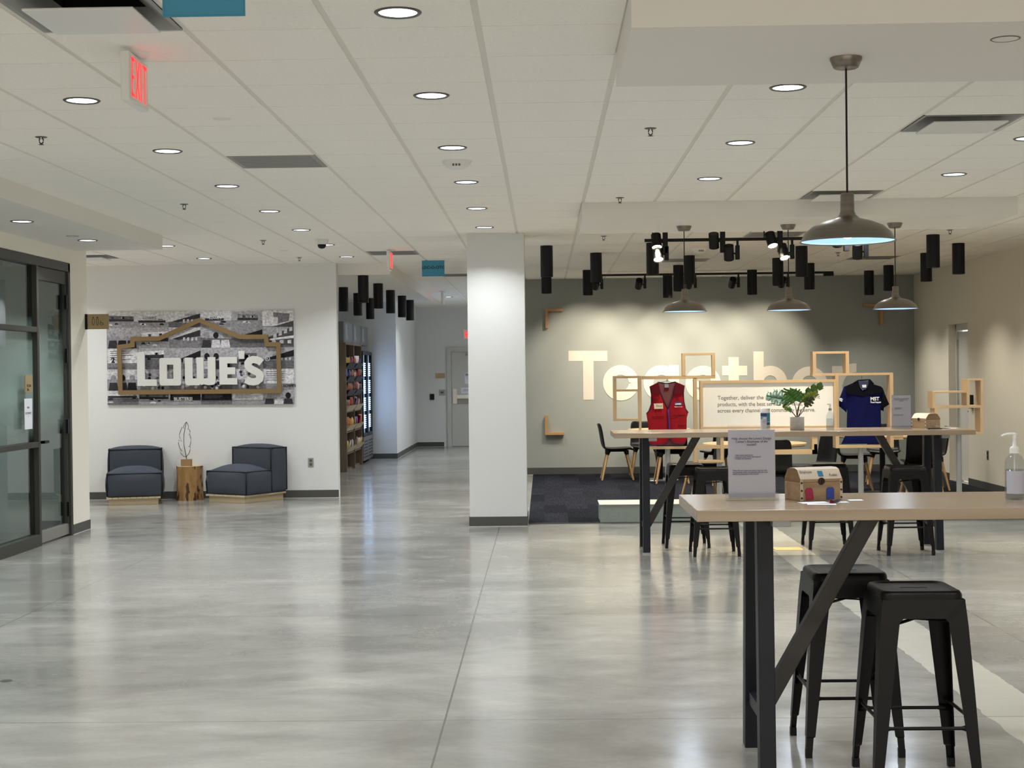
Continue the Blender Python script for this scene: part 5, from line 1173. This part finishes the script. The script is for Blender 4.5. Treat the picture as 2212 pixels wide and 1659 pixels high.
MB().tube([vp(x, y, -.052) for x, y in ((1018,690),(1022,800),(1036,1000),(1045,1210))], .008, 'purple_zip', 6).build('zipper', vest)
patch(vest, 'neck_label', [(958,245),(1030,245),(1030,308),(958,308)], 'steel_grey', -.012); patch(vest, 'neck_patch', [(950,310),(1035,310),(1035,360),(950,360)], 'red_dark', -.012)
patch(vest, 'name_badge', [(757,592),(920,588),(925,685),(765,690)], 'tag_cream', -.062); a = vp(800,650,0); text('Daryl', .028, 'bluegrey_text', lambda p, r: (a[0]+p, -.063, a[2]+r), vest, 'badge_lettering')
patch(vest, 'logo_patch', [(1135,572),(1190,560),(1262,572),(1262,620),(1135,625)], 'label_navy', -.062); a = vp(1140,615,0); text("LOWE'S", .022, 'white_text', lambda p, r: (a[0]+p*.80, -.063, a[2]+r), vest, 'logo_lettering', bold=.0015); a = vp(1126,658,0); text('Customer Service', .0115, 'white_text', lambda p, r: (a[0]+p, -.0625, a[2]+r), vest, 'logo_lettering', bold=.0006)
m = MB()
for pts in ([(715,835),(940,825)],[(1095,805),(1320,800)],[(780,515),(860,510)],[(1165,480),(1215,478)],[(1195,985),(1340,985)]): m.tube([vp(x, y, -.056) for x, y in pts], .003, 'red_dark', 5)
m.build('pocket_seams', vest)
MB().tube([vp(1000,236,.0), vp(1000,190,.0), vp(1010,150,.01), vp(1000,118,.02)], .003, 'steel_grey', 6).tube([vp(850,225,.01), vp(1000,190,.0), vp(1150,225,.01)], .003, 'steel_grey', 6).build('hanger', vest)
# navy polo
def s2(x, y): return (1790+x/9.76, 800+y/9.76)
PYY = DY+.05; pv = aty(*s2(700,110), PYY); polo = thing('hanging_polo_shirt', 'navy polo shirt with white MST print hanging in the right wood frame', 'shirt', (pv.x, PYY, pv.z)); vo = pv
def vq(x, y, dy): q_ = aty(*s2(x, y), PYY); return (q_.x-vo.x, dy, q_.z-vo.z)
m = MB(); poly_cloth(m, [s2(*q) for q in ((600,215),(660,370),(710,430),(780,360),(840,200),(920,290),(1090,340),(1110,460),(1080,600),(1085,830),(1095,1250),(1150,1540),(260,1550),(340,1380),(375,1200),(385,830),(375,600),(350,480),(310,350),(500,270))], PYY, 'navy_cloth', .03, 3, .03); m.build('body', polo)
m = MB(); poly_cloth(m, [s2(*q) for q in ((315,350),(360,480),(375,620),(380,790),(360,885),(320,840),(190,740),(195,640),(235,560))], PYY, 'navy_cloth', .03, 7, .02); m.build('sleeve', polo)
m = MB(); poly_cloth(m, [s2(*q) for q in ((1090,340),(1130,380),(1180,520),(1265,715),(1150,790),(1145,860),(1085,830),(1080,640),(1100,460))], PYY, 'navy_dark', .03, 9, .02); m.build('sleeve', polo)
def pq(name, pts, mt, dy): mm_ = MB(); mm_.add([vq(x, y, dy) for x, y in pts], [tuple(range(len(pts)))], mt); return mm_.build(name, polo)
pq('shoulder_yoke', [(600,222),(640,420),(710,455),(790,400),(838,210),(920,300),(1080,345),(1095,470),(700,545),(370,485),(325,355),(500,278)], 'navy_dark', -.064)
pq('collar_inside', [(600,235),(640,225),(800,222),(815,260),(790,350),(750,405),(680,405),(625,330)], 'navy_mesh', -.0655); pq('neck_label', [(675,305),(765,300),(762,360),(685,362)], 'paper', -.067)
MB().tube([vq(x, y, -.06) for x, y in ((500,272),(600,212),(720,205),(840,198),(920,288))], .008, 'navy_dark', 6).build('collar', polo)
a = vq(850,640,0); text('MST', .05, 'white_text', lambda p, r: (a[0]+p, -.0665, a[2]+r+.004), polo, 'shirt_print', bold=.0018); text('Tool Repair', .02, 'white_text', lambda p, r: (a[0]+p*1.15, -.0665, a[2]+r-.022), polo, 'shirt_print_lower', bold=.0012)
pq('sleeve_logo', [(195,590),(235,580),(275,605),(255,660),(200,635)], 'paper', -.064); a = vq(205,628,0); text("LOWE'S", .011, 'label_navy', lambda p, r: (a[0]+p, -.0655, a[2]+r), polo, 'sleeve_lettering', bold=.0006)
MB().tube([vq(700,210,.0), vq(705,160,.0), vq(700,112,.01)], .003, 'steel_grey', 6).build('hanger', polo)
# ================================================================ DINING TABLES AND CHAIRS
def round_table(x, y, r, label, sq=False):
    t = thing('round_table', label, 'table', (x, y, .008), 0, 'round dining tables')
    MB().lathe([(.0001,.70),(r-.02,.70),(r,.712),(r,.732),(.0001,.732)], (0,0,0), 'round_top', 64, False).build('tabletop', t)
    if sq: MB().box(-.045,.045,-.045,.045,.01,.70,'black_metal').build('pedestal', t)
    else: MB().cyl((0,0,.01),(0,0,.70),.035,.035,'black_metal',20).build('pedestal', t)
    MB().cyl((0,0,0),(0,0,.012),.27,.26,'steel_grey' if sq else 'black_metal',36).build('foot_plate', t)
round_table(1.66, 21.4, .45, 'round table with a black square pedestal behind the red vest', True)
round_table(2.40, 16.98, .585, 'round pale wood table behind the white message board')
round_table(4.25, 18.75, .55, 'round pale wood table at the right rear behind the navy shirt')
def make_chair():
    t = thing('dining_chair', 'x', 'chair')     # faces -y (front at -y), origin at floor center
    # shell: profile from seat front edge over seat and up the back; half widths vary
    prof = [(-.235,.425,.20),(-.225,.445,.215),(-.15,.452,.225),(0,.442,.225),(.12,.440,.222),(.175,.455,.22),(.205,.495,.215),(.218,.56,.21),(.232,.66,.21),(.250,.76,.205),(.262,.80,.19),(.268,.812,.16)]
    M_ = 8; vs = []; fs = []
    for y, z, w in prof:
        for j in range(M_+1):
            u = -1+2*j/M_; up = (z > .46)
            vs.append((u*w, y-(.035*u*u if up else 0), z+(.018*u*u if not up else 0)))
    for i in range(len(prof)-1):
        for j in range(M_): fs.append((i*(M_+1)+j, i*(M_+1)+j+1, (i+1)*(M_+1)+j+1, (i+1)*(M_+1)+j))
    o = MB().add(vs, fs, 'black_lacquer', True).build('seat_shell', t); md = o.modifiers.new('s', 'SOLIDIFY'); md.thickness = .022; md.offset = -1; b = o.modifiers.new('sub', 'SUBSURF'); b.levels = 1; b.render_levels = 1
    MB().box(-.15,.15,-.14,.14,.405,.432,'black').build('under_frame', t, bevel=.01)
    for sx in (-1, 1):
        for sy in (-1, 1):
            a = Vector((sx*.145, sy*.13, .42)); f_ = Vector((sx*.225, sy*.225+.0, 0)); mid = a.lerp(f_, .13)
            lg = MB().cyl(mid, f_, .0195, .0135, 'leg_wood', 14).build('leg', t); MB().cyl(a, mid+(f_-a)*.01, .036, .023, 'black', 14).build('leg_socket', lg)
    return t
ch = make_chair(); u = False
for x, y, rz, l in (
 (1.06,21.62,90,'black shell chair in side view at the left, facing right toward the vest'),
 (1.52,22.25,0,'black shell chair against the grey wall behind the left frame'),
 (1.78,20.85,180,'black shell chair behind the red vest with its back to the camera'),
 (2.42,20.45,200,'black shell chair behind the small lower wood frame'),
 (1.93,17.98,-80,'black shell chair left of the round table near the message board'),
 (2.49,16.28,172,'black shell chair behind the front table notice, back toward camera'),
 (3.12,17.35,-70,'black shell chair right of the round table, seen from its side'),
 (4.02,19.35,80,'black shell chair under the navy shirt facing right'),
 (4.62,20.3,-10,'black shell chair farthest behind the navy shirt, facing the camera'),
 (4.52,17.9,176,'black shell chair beside the far table right leg, back toward camera'),
 (4.95,19.25,-95,'black shell chair nearest the cream right wall')):
    place(ch, u, (x, y, .008), l, 'black shell dining chairs with wooden legs', radians(rz)); u = True
# floor outlet cover
p = atz(1702, 1186, 0); tag(MB().box(-.12,.12,-.1,.1,0,.004,'yellow_plate').build('floor_outlet_cover', loc=(p.x, p.y, 0), bevel=.001), 'brass coloured floor outlet cover set in the concrete under the far table', 'floor outlet')
p = atz(14, 1471, 0); tag(MB().cyl((0,0,0),(0,0,.002),.03,.03,'trim_dark',20).build('floor_plug', loc=(p.x, p.y, 0)), 'small grey metal floor plug in the concrete at the left edge', 'floor plug')
# ================================================================ WORLD AND VIEW
w = bpy.data.worlds.new('world'); SC.world = w; w.use_nodes = True; w.node_tree.nodes['Background'].inputs[0].default_value = (1,.9,.78,1); w.node_tree.nodes['Background'].inputs[1].default_value = WORLD
SC.view_settings.view_transform = 'Standard'; SC.view_settings.look = 'None'; SC.view_settings.gamma = 1; SC.view_settings.use_curve_mapping = False
SC.view_settings.exposure = EXPO
